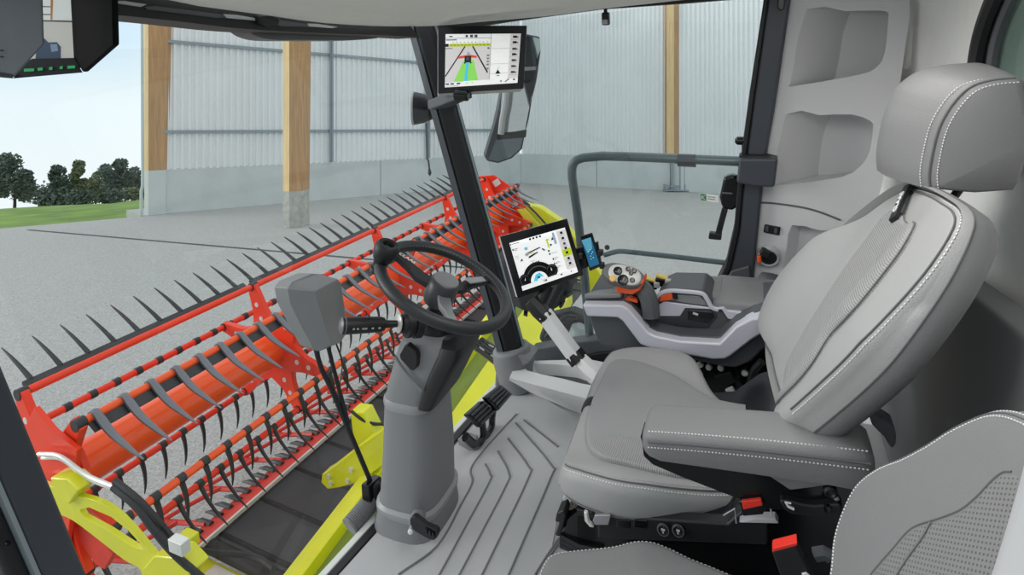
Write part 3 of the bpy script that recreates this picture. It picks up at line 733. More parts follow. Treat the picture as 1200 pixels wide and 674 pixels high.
# right rear door pillar
q = [C(*p, r=2.33) for p in ((902, -20), (930, -20), (908, 130), (897, 190), (886, 300), (882, 345), (840, 345), (856, 315), (866, 270), (872, 200), (884, 110))]
t = Thing('trim_6', 'dark slate door pillar behind the right side door', 'pillar', q[6], kind='structure')
b = B(); b.prism(q, (.09, 0, 0)); t.part('pillar_shell', b, M_pil, bevel=.012)
b = B(); qq = [C(*p, r=2.325) for p in ((884, 110), (872, 200), (866, 270), (856, 315), (838, 346), (834, 345), (850, 312), (860, 268), (866, 200), (878, 110), (898, -20), (903, -20))]; b.prism(qq, (.1, 0, 0)); t.part('door_seal', b, M_bk, bevel=.004)
b = B(); qq = [C(*p, r=2.32) for p in ((857, 318), (878, 312), (882, 345), (842, 345))]; b.prism(qq, (.02, 0, 0)); t.part('foot_cover', b, M_pld, bevel=.006)
b = B(); qq = [C(*p, r=2.322) for p in ((912, -5), (921, -5), (919, 11), (914, 13), (911, 9))]; b.prism(qq, (.02, 0, 0)); t.part('belt_slot', b, M_bks, bevel=.004)
# headliner
edge = [C(-60, -60, f=1.14), C(205, 2, f=1.1), C(300, 16, f=1.1), C(380, 27, f=1.1), C(460, 31, f=1.1), C(515, 30, r=2.12), C(560, 26, r=2.2), C(640, 19, r=2.25), C(700, 11, r=2.25), C(800, 0, r=2.25), V((2.28, -.1, .10)), V((2.25, -.62, .12)), V((.35, -.62, .12)), V((.35, .4, .13)), V((.4, .95, .13))]
eg = resample(cr(edge, 4, True), 72); cc = V((1.35, .3, .2)); b = B()
b.loft([[p + V((0, 0, .02)) for p in eg], [p for p in eg], [p.lerp(cc, .06) + V((0, 0, -.004)) for p in eg], [V((p.lerp(cc, .3).x, p.lerp(cc, .3).y, .6 * p.z + .075)) for p in eg], [V((p.lerp(cc, .65).x, p.lerp(cc, .65).y, .15)) for p in eg]])
b.loft([[p + V((0, 0, .021)) for p in eg], [p + V((0, 0, .16)) for p in eg]])
solo('ceiling', 'pale grey cab headliner above the seats', 'ceiling', b, M_head, kind='structure', sharp=60)
t = Thing('cab_lamp', 'small grey lamp recessed in the headliner at the top of the picture', 'lamp', C(595, 4, u=.06) * .62 + V((0, 0, .05)))
o_ = C(592, 3, r=1.7); b = B()
b.prism([o_ + V((x, y, .006)) for x, y in ((-.11, -.05), (.07, -.07), (.1, .05), (-.07, .07))], (0, 0, .05)); t.part('lamp_frame', b, M_pl, bevel=.006)
b = B(); b.prism([o_ + V((x * .7, y * .7, .0)) for x, y in ((-.11, -.05), (.07, -.07), (.1, .05), (-.07, .07))], (0, 0, .02)); t.part('lamp_lens', b, M_bk, bevel=.004)
# black roof beam above the windscreen with pale reflecting slots, and the side beam over the door
def at(l, f=1.12): return [C(*p, f=f) for p in l]
hi = [(120, -14), (200, -2), (300, 13), (380, 24), (440, 29), (480, 29)]; lo = [(120, 16), (200, 24), (288, 34), (380, 39), (453, 41.5), (492, 44)]
t = Thing('trim_7', 'black roof beam along the top of the windscreen', 'roof beam', C(300, 30, f=1.13), kind='structure')
b = B(); A1, A2 = cr(at(hi), 4), cr(at(lo), 4)
hi2 = C(-40, -55, f=1.13); lo2 = C(-40, 2, f=1.13); A1 = [hi2] + A1; A2 = [lo2] + A2
th = V((0, .08, .0)); b.loft([[p, q, q + th * 1.2, p + th] for p, q in zip(A1, A2)]); t.part('beam_shell', b, M_bk)
for k, l in enumerate((((131, 1), (145, 1), (172, 5), (166, 8), (131, 3)), ((262, 16.5), (278, 17.5), (304, 22), (300, 24), (266, 21)), ((361, 27.5), (372, 28), (396, 31.5), (390, 33), (362, 31)))):
    b = B(); b.prism(at(l, 1.115), (0, .012, 0)); t.part('slot_panel', b, M_pll)
for l in (((170, 8), (182, 7), (262, 17), (262, 20.5), (255, 21), (172, 11)), ((312, 24), (330, 24), (361, 28.5), (360, 31.5), (330, 31))):
    b = B(); b.prism(at(l, 1.117), (0, .014, 0)); t.part('vent_slot', b, M_pld)
b = B(); q = cr(at([(286, 33), (300, 42), (320, 46.5), (360, 47), (410, 47), (440, 45), (455, 40)], 1.2), 4); b.loft([[p, p + V((0, 0, .05)), p + V((0, .06, .05)), p + V((0, .06, .0))] for p in q]); t.part('sun_visor', b, mat('visor_grey', (96, 100, 104), .4), label='smoked visor edge')
b = B(); q = at([(303, 18), (318, 17), (330, 21), (328, 29), (318, 31), (306, 27)], 1.1); b.prism(q, (0, .02, 0)); t.part('visor_clip', b, M_bk, bevel=.006)
t = Thing('trim_8', 'black roof beam over the right side door', 'roof beam', C(660, 18, r=2.3), kind='structure')
A1 = [C(*p, r=2.27) for p in ((478, 22), (520, 24), (560, 22), (640, 14), (700, 6), (800, -5), (920, -20))]; A2 = [C(*p, r=2.27) for p in ((478, 42), (520, 38), (583, 27), (640, 19), (700, 11), (800, 4), (920, -6))]
b = B(); b.loft([[p + V((0, 0, .03)), q, q + V((.08, 0, 0)), p + V((.08, 0, .03))] for p, q in zip(A1, A2)]); t.part('beam_shell', b, M_bk)
b = B(); o_ = C(710, 22, r=2.32); b.box(o_, (.03, .028, .05)); cm = Thing('door_sensor', 'small black sensor block hanging from the beam over the door', 'sensor', o_)
cm.part('housing', b, M_bk, bevel=.006); b = B(); b.box(o_ + V((0, 0, .045)), (.012, .012, .06)); cm.part('stem', b, M_bk); b = B(); b.box(o_ + V((-.014, 0, -.012)), (.008, .02, .018)); cm.part('lens', b, M_pll, bevel=.002)
# panes
gl = glass_mat('clear_pane', (.97, .985, .98), .035)
b = B(); ws = []
for s in range(9):
    x = s / 8; bulge = .10 * sin(pi * x)
    ws.append((V((.56 + 1.62 * x, 1.27 + bulge, .02)), V((.62 + 1.55 * x, 1.02 + bulge * 1.2 + .12, -1.49))))
b.add([p for a_ in ws for p in a_], [(2 * i, 2 * i + 2, 2 * i + 3, 2 * i + 1) for i in range(8)])
solo('window_1', 'clear curved windscreen in front of the steering wheel', 'window', b, gl, kind='structure', sharp=180)
q = [C(*p, r=2.36) for p in ((545, 32), (583, 28), (800, 5), (896, -4), (870, 200), (850, 318), (835, 346), (690, 420), (612, 420))]; b = B(); b.prism(q, (.004, 0, 0)); solo('window_2', 'clear pane of the right side door behind the grey handrail', 'window', b, gl, kind='structure')
b = B(); o_ = C(831, 232, r=2.352); ex_, ez_ = V((0, -.034, -.003)), V((0, 0, .0145))
b.prism([o_ - ex_ - ez_, o_ + ex_ - ez_, o_ + ex_ + ez_, o_ - ex_ + ez_], (.002, 0, 0)); t = Thing('door_sticker', 'small white and green sticker on the right door pane', 'sticker', o_)
t.part('sticker_sheet', b, M_decal); b = B(); p0 = o_ - ex_ * .95 - ez_ * .9 - V((.0012, 0, 0)); b.prism([p0, p0 + ex_ * .62, p0 + ex_ * .62 + ez_ * 1.8, p0 + ez_ * 1.8], (.001, 0, 0)); t.part('green_field', b, mat('sticker_green', (40, 130, 84), .5))
b = B(); c_ = p0 + ex_ * .3 + ez_ * .9 - V((.001, 0, 0)); b.tube([c_ - ex_ * .15 - ez_ * .6, c_ - ex_ * .12 + ez_ * .6], .0016, 4); b.tube([c_ - ex_ * .1, c_ + ex_ * .2 + ez_ * .5], .0014, 4); b.tube([c_ - ex_ * .1, c_ + ex_ * .2 - ez_ * .6], .0014, 4); t.part('pictogram', b, M_decal)
b = B()
for k in range(2): c_ = o_ + ex_ * (-.15) + ez_ * (.35 - .6 * k) - V((.001, 0, 0)); b.tube([c_, c_ + ex_ * .8], .0014, 4)
t.part('text_lines', b, mat('sticker_text', (60, 110, 84), .5))

# ================================================================== rear right panel with two open cubbies, rear wall, rear window
RW = 2.36
def rw(px, py, r=RW): return C(px, py, r=r)
q = [rw(*p) for p in ((928, -25), (1066, -25), (1066, 20), (1050, 130), (1034, 215), (1010, 300), (995, 380), (960, 520), (850, 520), (870, 380), (884, 300), (897, 200), (908, 110))]
t = Thing('wall_right_rear', 'light grey rear right cab panel with two deep open storage cubbies', 'wall panel', q[8], kind='structure')
b = B(); b.prism(q, (.30, 0, 0)); pan = t.part('panel_shell', b, mat('panel_pale', (208, 208, 210), .5, bump=.1, bscale=900), bevel=.014, seg=3)
def recess(pts, depth, lean=0, b=None):
    q = cr([rw(*p) for p in pts], 2, True); n = len(q); c = sum(q, V()) / n
    b = b or B(); b.loft([[p - V((.08, 0, 0)) for p in q], q, [c + (p - c) * .95 + V((depth * .75, -depth * .75, 0)) for p in q]]); return b
def rc(p0, p1, p2, p3, k=.12):
    """rounded four corner outline"""
    c = [V((*p, 0)) for p in (p0, p1, p2, p3)]; out = []
    for i in range(4):
        a, m, e = c[i - 1], c[i], c[(i + 1) % 4]; kk = k
        for t_ in (0, .5, 1):
            s_ = m.lerp(a, kk); f_ = m.lerp(e, kk); z = s_.lerp(m, t_).lerp(m.lerp(f_, t_), t_); out.append((z.x, z.y))
    return out
TOPC = [(945, 11), (990, 13), (1030, 12), (1040, 15), (1041, 22), (1037, 62), (1026, 80), (1005, 88), (930, 101), (926, 98), (930, 78)]
LOWC = [(921, 134), (960, 135), (998, 134), (1020, 142), (1023, 150), (1019, 178), (1008, 195), (985, 208), (925, 216), (911, 217), (907, 212)]
for pts in (TOPC, LOWC):
    cut(pan, recess(pts, .2), t.base)
SW = [(893, 258), (898, 262), (893, 280), (885, 280)]
cut(pan, recess([(928, 264), (960, 270), (985, 276), (985, 330), (930, 330), (918, 316), (922, 290)], .05), t.base)
cut(pan, recess([(890, 321), (897, 319), (914, 323), (918, 332), (912, 345), (886, 345), (885, 335)], .1), t.base)
b = B(); q = cr([rw(*p, r=RW - .002) for p in ((879, 237), (905, 238), (940, 243), (962, 249), (985, 258))], 5); b.tube(q, .0035, 6); t.part('panel_joint', b, M_seam)
sw = Thing('rocker_switch', 'black rocker switch in the grey panel above the round battery knob', 'switch', rw(904, 269))
b = B(); q = [rw(*p) for p in ((896, 262.5), (915, 266), (913.5, 276), (894.5, 272))]; b.prism([p - V((.006, 0, 0)) for p in q], (.01, 0, 0)); sw.part('switch_frame', b, M_bk, bevel=.004)
for p0 in ((898.5, 265.8), (909, 268)):
    b = B(); q = [rw(p0[0] + dx, p0[1] + dy) - V((.012, 0, 0)) for dx, dy in ((-1.5, -1.5), (2.2, -.8), (1.7, 5), (-2, 4.2))]; b.prism(q, (.008, 0, 0)); sw.part('switch_key', b, M_pld, bevel=.002)
kn = Thing('power_socket', 'round black socket with an orange plug tip in a light ring', 'socket', rw(900, 298))
o_ = rw(900.5, 299); b = B(); b.lathe(o_, (-1, 0, -.15), [(-.01, .042), (.012, .042), (.022, .036), (.022, .03), (.006, .028)], 28); kn.part('socket_ring', b, M_pll)
b = B(); b.lathe(o_, (-1, 0, -.15), [(-.01, .031), (.018, .031), (.02, .0285)], 28); kn.part('socket_body', b, M_bk)
b = B(); b.box(o_ + V((-.03, .012, .02)), (.025, .036, .03), Matrix.Rotation(.5, 3, 'X')); kn.part('flap', b, M_bk, bevel=.006)
b = B(); b.box(o_ + V((-.024, .032, -.008)), (.02, .016, .03)); kn.part('plug_tip', b, M_oran, bevel=.005)
# rear wall
b = B(); RWF = -.47
q = [V((2.95, RWF, .14)), V((.35, RWF - .08, .14)), V((.35, RWF - .08, -1.52)), V((2.95, RWF, -1.52))]
b.prism(q, (0, -.05, 0)); wall = solo('wall_rear', 'pale grey cab rear wall behind the headrest', 'wall', b, M_head, q[3], kind='structure', bevel=.01)
wq = [V((*C(px, py, f=RWF).xz, 0)) for px, py in ((1138, -30), (1135, 30), (1132, 60), (1133, 85), (1145, 100))]
win = [V((p.x, RWF + .02, p.y)) for p in wq]
wo = [C(1176, -18, f=RWF), C(1160, 20, f=RWF), C(1150, 55, f=RWF), C(1146, 95, f=RWF), C(1160, 114, f=RWF)]
right = [V((.62, RWF - .06, wo[-1].z - .05)), V((.55, RWF - .06, -.0)), V((.6, RWF - .06, .07)), V((wo[0].x - .06, RWF, .085))]
loop = cr(wo + right, 3, True)
cb = B(); cb.loft([[p + V((0, .15, 0)) for p in loop], [p - V((0, .2, 0)) for p in loop]]); cut(wall, cb, q[3])
t = Thing('window_3', 'rear cab window with a black rubber seal, top right corner', 'window', loop[3], kind='structure')
b = B(); b.tube([V((p.x, p.y + .005, p.z)) for p in loop], .017, 8, closed=True); t.part('window_seal', b, M_bk)
b = B(); b.tube([V((p.x, p.y - .02, p.z)).lerp(sum(loop, V()) / len(loop), .04) for p in loop], .012, 8, closed=True); t.part('window_frame', b, M_pld)
b = B(); b.prism([p - V((0, .03, 0)) for p in loop], (0, -.004, 0)); t.part('pane', b, glass_mat('tinted_pane', (.62, .70, .66), .08))
# dark lower rear panel with a slanting top edge
b = B(); e0_, e1_ = C(1140, 347, f=-.40), C(1200, 395, f=-.40); sl_ = (e1_.z - e0_.z) / (e1_.x - e0_.x); zz_ = lambda r: e0_.z + sl_ * (r - e0_.x)
q = [V((2.34, -.40, min(zz_(2.34), -.45))), V((1.0, -.40, max(zz_(1.0), -.95))), V((.38, -.40, max(zz_(1.0), -.95))), V((.38, -.40, -1.505)), V((2.34, -.40, -1.505))]
b.prism(q, (0, -.07, 0)); solo('wall_rear_lower', 'dark grey lower rear cab panel behind the seat back', 'wall', b, mat('rear_trim_dark', (112, 113, 115), .6), kind='structure', bevel=.012)
b = B(); q = [C(1095, 395, f=-.36), C(1330, 395, f=-.36)]
# ================================================================== steering column
sc_ = Thing('steering_column', 'grey steering column rising from the cab floor under the black wheel', 'steering column', V((1.44, 1.02, U0)))
def sect(px, py, wr, wf, rr=1.44, ex=3.2, n=28, df=0, dr=0):
    o = C(px, py, r=rr) + V((dr, df, 0)); out = []
    for j in range(n):
        a = 2 * pi * j / n; c_, s_ = cos(a), sin(a)
        out.append(o + V((wr * abs(c_) ** (2 / ex) * (1 if c_ > 0 else -1), wf * abs(s_) ** (2 / ex) * (1 if s_ > 0 else -1), 0)))
    return out
b = B(); b.loft([sect(488, 606, .135, .125), sect(489, 597, .128, .118), sect(490, 585, .122, .11), sect(490, 577, .120, .108)]); base_p = sc_.part('base_shroud', b, M_pl, bevel=.004)
b = B(); b.loft([sect(490, 580, .118, .106), sect(490, 576, .124, .112), sect(490, 571, .124, .112), sect(490, 568, .116, .104)]); sc_.part('shroud_ring', b, mat('ring_grey', (150, 151, 153), .4))
b = B(); b.loft([sect(490, 575, .115, .102), sect(491, 520, .108, .095), sect(490, 465, .100, .086), sect(490, 458, .098, .084)]); low = sc_.part('lower_shroud', b, M_pl)
b = B(); b.loft([sect(490, 462, .1, .086), sect(490, 459, .102, .089), sect(490, 455, .102, .089), sect(490, 452, .098, .084)]); sc_.part('shroud_ring', b, mat('ring_grey', (150, 151, 153), .4))
b = B(); b.loft([sect(490, 456, .098, .082), sect(494, 440, .098, .086), sect(502, 415, .092, .094, df=-.005), sect(508, 398, .085, .098, df=-.005), sect(511, 390, .078, .092), sect(512, 387, .06, .07)]); upp = sc_.part('upper_shroud', b, M_pl)
b = B(); b.loft([sect(512, 388, .04, .045), sect(515, 366, .034, .036), sect(517, 352, .03, .03)], True); sc_.part('column_neck', b, M_bk)
# black cover on the right flank
b = B(); b.loft([sect(491, 454, .101, .026, df=-.074, ex=5), sect(495, 438, .102, .032, df=-.080, ex=5), sect(502, 415, .096, .036, df=-.087, ex=5), sect(508, 398, .089, .036, df=-.091, ex=5), sect(511, 390, .08, .033, df=-.084, ex=5), sect(512, 387, .06, .026, df=-.07, ex=5)]); sc_.part('side_cover', b, M_bk, label='black flank cover')
# dark window in the shroud
def onfront(l, k): return [C(*p, f=.99 - k) if False else C(*p, r=1.335 - k) for p in l]
b = B(); q = [C(*p, r=1.335) for p in ((468, 416), (474, 405), (477, 404), (487, 413), (489, 419), (488, 431), (484, 435), (481, 434), (469, 421))]; b.prism(q, (.02, 0, 0)); sc_.part('inspection_cover', b, M_bk, bevel=.003, label='small black window')
b = B(); q = [C(*p, r=1.337) for p in ((463, 418), (472, 432), (484, 447), (494, 458))]; b.tube(cr(q, 4), .0045, 6); sc_.part('shroud_crease', b, M_pl)
# tilt pedal at the foot
b = B(); o_ = C(488, 611, u=-1.42); b.lathe(C(490, 606, r=1.33), (-1, -.4, .1), [(-.02, .022), (.03, .022), (.034, .018)], 16); sc_.part('pivot', b, M_pl)
b = B(); q = [C(*p, r=1.275) for p in ((480, 609), (486, 606), (498, 616), (510, 621), (513, 627), (508, 634), (496, 629), (483, 620))]; b.prism(cr(q, 2, True), (.018, 0, 0)); pedl = sc_.part('tilt_pedal', b, M_bk, bevel=.003)
b = B()
for k in range(3): o_ = C(500 + k * 4, 622 + k * 2.5, r=1.272); b.box(o_, (.006, .006, .018))
sc_.part('pedal_rib', b, M_bks, pedl)
b = B(); b.lathe(C(482, 621, r=1.28), (-1, -.3, .3), [(-.01, .008), (.012, .008), (.014, .004)], 10); sc_.part('pedal_bolt', b, M_steel, pedl)
# stalk with symbols
st0, st1 = C(477, 379, r=1.34), C(399, 382, r=1.20)
dv = (st1 - st0).normalized(); L_ = (st1 - st0).length
b = B(); b.lathe(st0 - dv * .01, dv, [(-.03, .042), (-.01, .042), (-.008, .034), (.0, .034), (.002, .040), (.012, .040), (.014, .030), (.026, .026), (.03, .012)], 20); bt = sc_.part('stalk_boot', b, M_bk)
b = B(); b.lathe(st0 + dv * .022, dv, [(0, .024), (.004, .026), (.008, .018)], 16); sc_.part('boot_ring', b, M_steel)
b = B(); b.lathe(st0, dv, [(.02, .009), (L_ * .34, .011), (L_ * .36, .018), (L_ * .42, .021), (L_ * .93, .0235), (L_ * .98, .0225), (L_, .017)], 16); stk = sc_.part('stalk', b, M_bk)
b = B(); b.lathe(st1, dv, [(-.012, .0235), (-.002, .022), (.003, .012)], 16); sc_.part('end_button', b, mat('button_grey', (104, 106, 110), .35), stk)
b = B(); sd = V((-.9, -.3, .1)); sd = (sd - dv * sd.dot(dv)).normalized(); su_ = dv.cross(sd)
for k in (.46, .56, .66, .70, .78, .84):
    o_ = st0 + dv * L_ * k + sd * .0225; b.box(o_, (.004, .006, .004))
sc_.part('symbol_marks', b, M_pll, stk)

# ================================================================== steering wheel
WC = V((1.44, .851, -.711)); WN = V((.097, -sin(.47), cos(.47))).normalized()
wx = (V((1, 0, 0)) - WN * WN.x).normalized(); wy = WN.cross(wx)
def wp(a, rad, h=0): return WC + (wx * cos(a) + wy * sin(a)) * rad + WN * h
sw_ = Thing('steering_wheel', 'black leather steering wheel with a spinner knob, on the grey column', 'steering wheel', WC - WN * .1)
b = B(); b.tube([wp(2 * pi * k / 64, .196) for k in range(64)], .0175, 14, closed=True); rim = sw_.part('rim', b, mat('rim_leather', (44, 46, 49), .42, bump=.3, bscale=500))
b = B(); q = [wp(2 * pi * k / 96, .196 - .0150, .010) for k in range(97)]
for k in range(0, 96, 1): b.tube([q[k], q[k].lerp(q[k + 1], .55)], .0009, 5)
sw_.part('rim_stitching', b, mat('thread_grey', (120, 122, 124), .6), rim)
hub_o = WC - WN * .035
b = B(); b.lathe(hub_o, WN, [(-.03, .040), (-.012, .047), (.03, .046), (.044, .043), (.05, .038), (.052, .001)], 32); sw_.part('hub', b, mat('hub_dark', (60, 62, 66), .4), sharp=50)
b = B(); b.lathe(hub_o, WN, [(.049, .039), (.053, .037), (.055, .03), (.0555, .001)], 32); sw_.part('hub_cap', b, M_pl)
def ang_to(px, py):
    p = CP(px, py, WC, WN) - WC; return math.atan2(p.dot(wy), p.dot(wx))
def spoke(a, m, w0=.026, w1=.018, name='spoke', h0=-.02):
    b = B(); d = wx * cos(a) + wy * sin(a); s_ = WN.cross(d); loops = []
    for t_, hh, w_ in ((.03, h0 + .0, w0), (.08, h0 - .002, w0), (.12, -.012, w1), (.16, -.004, w1), (.19, 0, w1)):
        o_ = WC + d * t_ + WN * hh
        loops.append([o_ + s_ * w_ + WN * .006, o_ - s_ * w_ + WN * .006, o_ - s_ * w_ * .8 - WN * .012, o_ + s_ * w_ * .8 - WN * .012])
    b.loft(loops); return sw_.part(name, b, m, bevel=.003)
a1 = ang_to(475, 304); a2 = ang_to(590, 325); a3 = ang_to(531, 379)
M_spk = mat('spoke_silver', (150, 152, 154), .35, metal=.5)
sp1 = spoke(a1, M_bk); spoke(a2, M_bk, .02, .014); spoke(a3, M_spk, .02, .014)
d = wx * cos(a2) + wy * sin(a2); s_ = WN.cross(d); b = B(); o_ = WC + d * .125 - WN * .002; b.prism([o_ + s_ * .014 - d * .03, o_ - s_ * .014 - d * .03, o_ - s_ * .012 + d * .04, o_ + s_ * .012 + d * .04], WN * .006); sw_.part('spoke_trim', b, M_spk, bevel=.002, label='silver spoke trim')
d = wx * cos(a1) + wy * sin(a1); s_ = WN.cross(d)
tb = text_B('CLAAS', .022, WC + d * .165 + s_ * .012 + WN * .0045, -d, s_ if (s_.cross(d)).dot(WN) > 0 else -s_, .0006, .0004)
ew = -d; eh = WN.cross(ew); tb = text_B('CLAAS', .020, WC + d * .168 - eh * .006 + WN * .007, ew, eh, .0006, .0004)
sw_.part('lettering', tb, M_decal, sp1)
ko = CP(471, 318, WC, WN); ko = WC + (ko - WC).normalized() * .196
b = B(); b.lathe(ko, WN, [(-.024, .020), (.012, .022), (.022, .029), (.048, .036), (.064, .035), (.072, .028), (.070, .018), (.058, .015)], 24); kb = sw_.part('spinner_knob', b, M_bk, sharp=50)
b = B(); b.lathe(ko, WN, [(.05, .017), (.062, .017), (.0625, .001)], 18); sw_.part('knob_inlay', b, M_bks, kb)
b = B(); b.lathe(ko - WN * .002, WN, [(-.022, .02), (-.02, .024), (-.008, .024), (-.006, .02)], 16); sw_.part('knob_clamp', b, M_bk, kb)

# ================================================================== pedals
def pedal(pad, armq, label, gap):
    o_ = C(*pad[0], f=.97); t = Thing('brake_pedal', label, 'pedal', C(*armq[-1], u=U0) if False else C(*armq[-1], f=.93), group='floor pedals')
    P_ = [C(*p, f=.955 - gap) + V((0, (-.02 if i in (2, 3) else .0), 0)) for i, p in enumerate(pad)]; mid_ = sum(P_, V()) / 4; P_ = [mid_ + (p - mid_) * .93 for p in P_]
    nrm_ = (P_[1] - P_[0]).cross(P_[3] - P_[0]).normalized(); nrm_ = nrm_ if nrm_.y < 0 else -nrm_
    b = B(); b.prism(P_, -nrm_ * .022); pd = t.part('pad', b, M_bks, bevel=.006)
    for k in range(4):
        b = B(); f0 = .10 + k * .225; a = P_[0].lerp(P_[3], f0); c = P_[1].lerp(P_[2], f0); e = (P_[3] - P_[0]) * .11
        a, c = a.lerp(c, .07), a.lerp(c, .93); b.prism([a, a + e, c + e, c], nrm_ * .006); t.part('tread_rib', b, mat('tread_grey', (66, 68, 72), .5), pd, bevel=.001)
    b = B(); b.tube(cr([C(*p, f=.955) for p in armq], 5), .012, 8, sx=1.4); t.part('arm', b, M_bks)
pedal([(546.5, 486), (566, 468.5), (578, 481), (558, 501)], [(563, 488), (566, 502), (565, 515), (556, 521), (545, 512)], 'left black ribbed brake pedal next to the column', .0)
pedal([(568, 466), (588.5, 450), (597, 460.5), (579, 482)], [(580, 470), (577, 488), (576, 500), (570, 510), (566, 508)], 'right black ribbed brake pedal, the higher of the pair', .015)
b = B(); q = [C(*p, u=-1.48) for p in ((536, 514), (546, 505), (560, 510), (556, 522), (548, 521))]; b.prism(q, (0, 0, -.028)); solo('pedal_bracket', 'grey bracket on the floor carrying the two ribbed pedals', 'bracket', b, M_pl, bevel=.004)
t = Thing('foot_step', 'black ribbed rubber step outside the windscreen in front of the black pillar', 'step', C(572, 412, f=1.2) - V((0, 0, .05)))
for k in range(4):
    b = B(); P_ = [C(555 + k * 3.2, 406 - k * 2.4 + 0, f=1.2), C(585 + k * 2, 428 - k * 4.5, f=1.2)]
    b.tube([P_[0], P_[0].lerp(P_[1], .5), P_[1]], .014, 8); t.part('rib', b, M_bks)
b = B(); P_ = [C(558, 410, f=1.215), C(588, 430, f=1.215), C(592, 414, f=1.215), C(568, 398, f=1.215)]; b.prism(P_, (0, .015, 0)); t.part('step_plate', b, M_bk)
for a, c in (((562, 407), (567, 410.5)), ((575, 416), (581, 420)), ((573, 404), (578, 407))):
    b = B(); b.tube([C(*a, f=1.184), C(*c, f=1.184)], .0035, 5); t.part('reflex_mark', b, M_decal)

# ================================================================== grey mirror on a bent rod, left of the column
mb = Thing('feeder_mirror', 'grey box shaped mirror housing on thin black rods in front of the column', 'mirror', C(440, 578, f=1.16))
fy = 1.25
fr_ = [(337, 338), (343, 330), (365, 321), (374, 321), (396, 327), (400, 332), (404, 360), (406, 392), (399, 402), (374, 412), (367, 408), (352, 380), (340, 356)]
T_, S_ = C(369, 341, f=fy - .07), C(389, 404, f=fy - .055)
q = [C(*p, f=fy) for p in fr_]; n = len(q); cen = sum(q, V()) / n; b = B()
vs = q + [T_, S_] + [cen + (p - cen) * .97 + V((0, .055, 0)) for p in q]
b.add(vs, [(0, 1, 2, 3, 4, n), (0, n, n + 1, 9, 10, 11, 12), (n, 4, 5, 6, 7, 8, 9, n + 1), tuple(range(n + 2, 2 * n + 2))] + [(i, (i + 1) % n, n + 2 + (i + 1) % n, n + 2 + i) for i in range(n)])
hs = mb.part('housing', b, mat('mirror_grey', (140, 141, 143), .5, bump=.15, bscale=900), bevel=.010, seg=3, sharp=22)
b = B(); b.tube(cr([C(368, 400, f=1.27), C(376, 430, f=1.26), C(388, 455, f=1.24), C(405, 495, f=1.21), C(424, 540, f=1.18), C(440, 578, f=1.16)], 5), .008, 8); mb.part('rod', b, M_bk)
b = B(); b.tube(cr([C(384, 404, f=1.27), C(392, 436, f=1.25), C(405, 485, f=1.21), C(408, 497, f=1.205)], 4), .007, 8); mb.part('rod', b, M_bk)
b = B(); b.tube(cr([C(394, 403, f=1.28), C(401, 425, f=1.27), C(398, 455, f=1.25), C(406, 492, f=1.21)], 4), .003, 6); mb.part('cable', b, M_bks)
b = B(); b.lathe(C(441, 577, f=1.15) - V((0, 0, .02)), (0, 0, 1), [(0, .016), (.05, .016), (.055, .01)], 12); b2 = B(); mb.part('rod_socket', b, M_bk)
b = B(); q = [C(*p, f=1.15) for p in ((432, 570), (446, 558), (450, 562), (449, 590), (440, 594), (433, 588))]; b.prism(q, (0, .03, 0)); mb.part('bracket', b, M_bks, bevel=.004)
rg = Thing('ribbed_roller', 'grey ribbed rubber roller lying at the front edge of the cab floor', 'roller', C(425, 610, f=1.18))
a, c = C(411, 616, f=1.19), C(437, 586, f=1.165); d = c - a; L_ = d.length; prof = []
for k in range(17): prof += [(L_ * k / 17, .031), (L_ * (k + .55) / 17, .031), (L_ * (k + .6) / 17, .0275), (L_ * (k + .95) / 17, .0275)]
b = B(); b.lathe(a, d, prof, 20); rg.part('sleeve', b, M_pl, sharp=25); b = B(); b.lathe(a - d.normalized() * .006, d, [(0, .02), (0, .031), (.008, .031)], 20); rg.part('end_cap', b, M_pl)
b = B(); b.lathe(c, d, [(0, .018), (.03, .016), (.034, .01)], 12); rg.part('axle', b, M_bks)

# ================================================================== displays
def panel(corners, th, name, label, cat, screen, bez=M_bks, edge=M_sil, base=None):
    n_ = (corners[1] - corners[0]).cross(corners[3] - corners[0]).normalized(); n_ = n_ if n_.dot(corners[0]) < 0 else -n_          # towards the camera
    flat = lambda p: p * (corners[0].dot(n_) / p.dot(n_))
    corners = [flat(p) for p in corners]; screen = [flat(p) for p in screen]
    TL, TR, BR, BL = corners
    t = Thing(name, label, cat, base or (BL + BR) / 2)
    b = B(); b.prism([p - n_ * .004 for p in corners], -n_ * th + V((0, th * .75, -th * .45))); t.part('housing', b, edge, bevel=.004, label='silver edged back shell')
    b = B(); b.prism([p - n_ * .006 for p in corners], n_ * .006); t.part('bezel', b, bez, bevel=.002)
    S = screen
    def at_(u, v, lay=0):
        a = S[0].lerp(S[1], u); c = S[3].lerp(S[2], u); return a.lerp(c, v) + n_ * (.0006 + .00035 * lay)
    return t, at_, n_
class Scr:
    def __init__(s, at_): s.b = B(); s.at = at_; s.mats = []
    def mi(s, m):
        if m not in s.mats: s.mats.append(m)
        return s.mats.index(m)
    def rect(s, u0, v0, u1, v1, m, lay=1): s.b.add([s.at(u0, v0, lay), s.at(u1, v0, lay), s.at(u1, v1, lay), s.at(u0, v1, lay)], [(0, 1, 2, 3)], s.mi(m))
    def poly(s, pts, m, lay=1): s.b.add([s.at(u, v, lay) for u, v in pts], [tuple(range(len(pts)))], s.mi(m))
    def disc(s, u, v, ru, rv, m, lay=1, a0=0, a1=360, n=24): s.poly([(u + ru * cos(radians(a0 + (a1 - a0) * k / n)), v - rv * sin(radians(a0 + (a1 - a0) * k / n))) for k in range(n + 1)] + ([(u, v)] if a1 - a0 < 360 else []), m, lay)
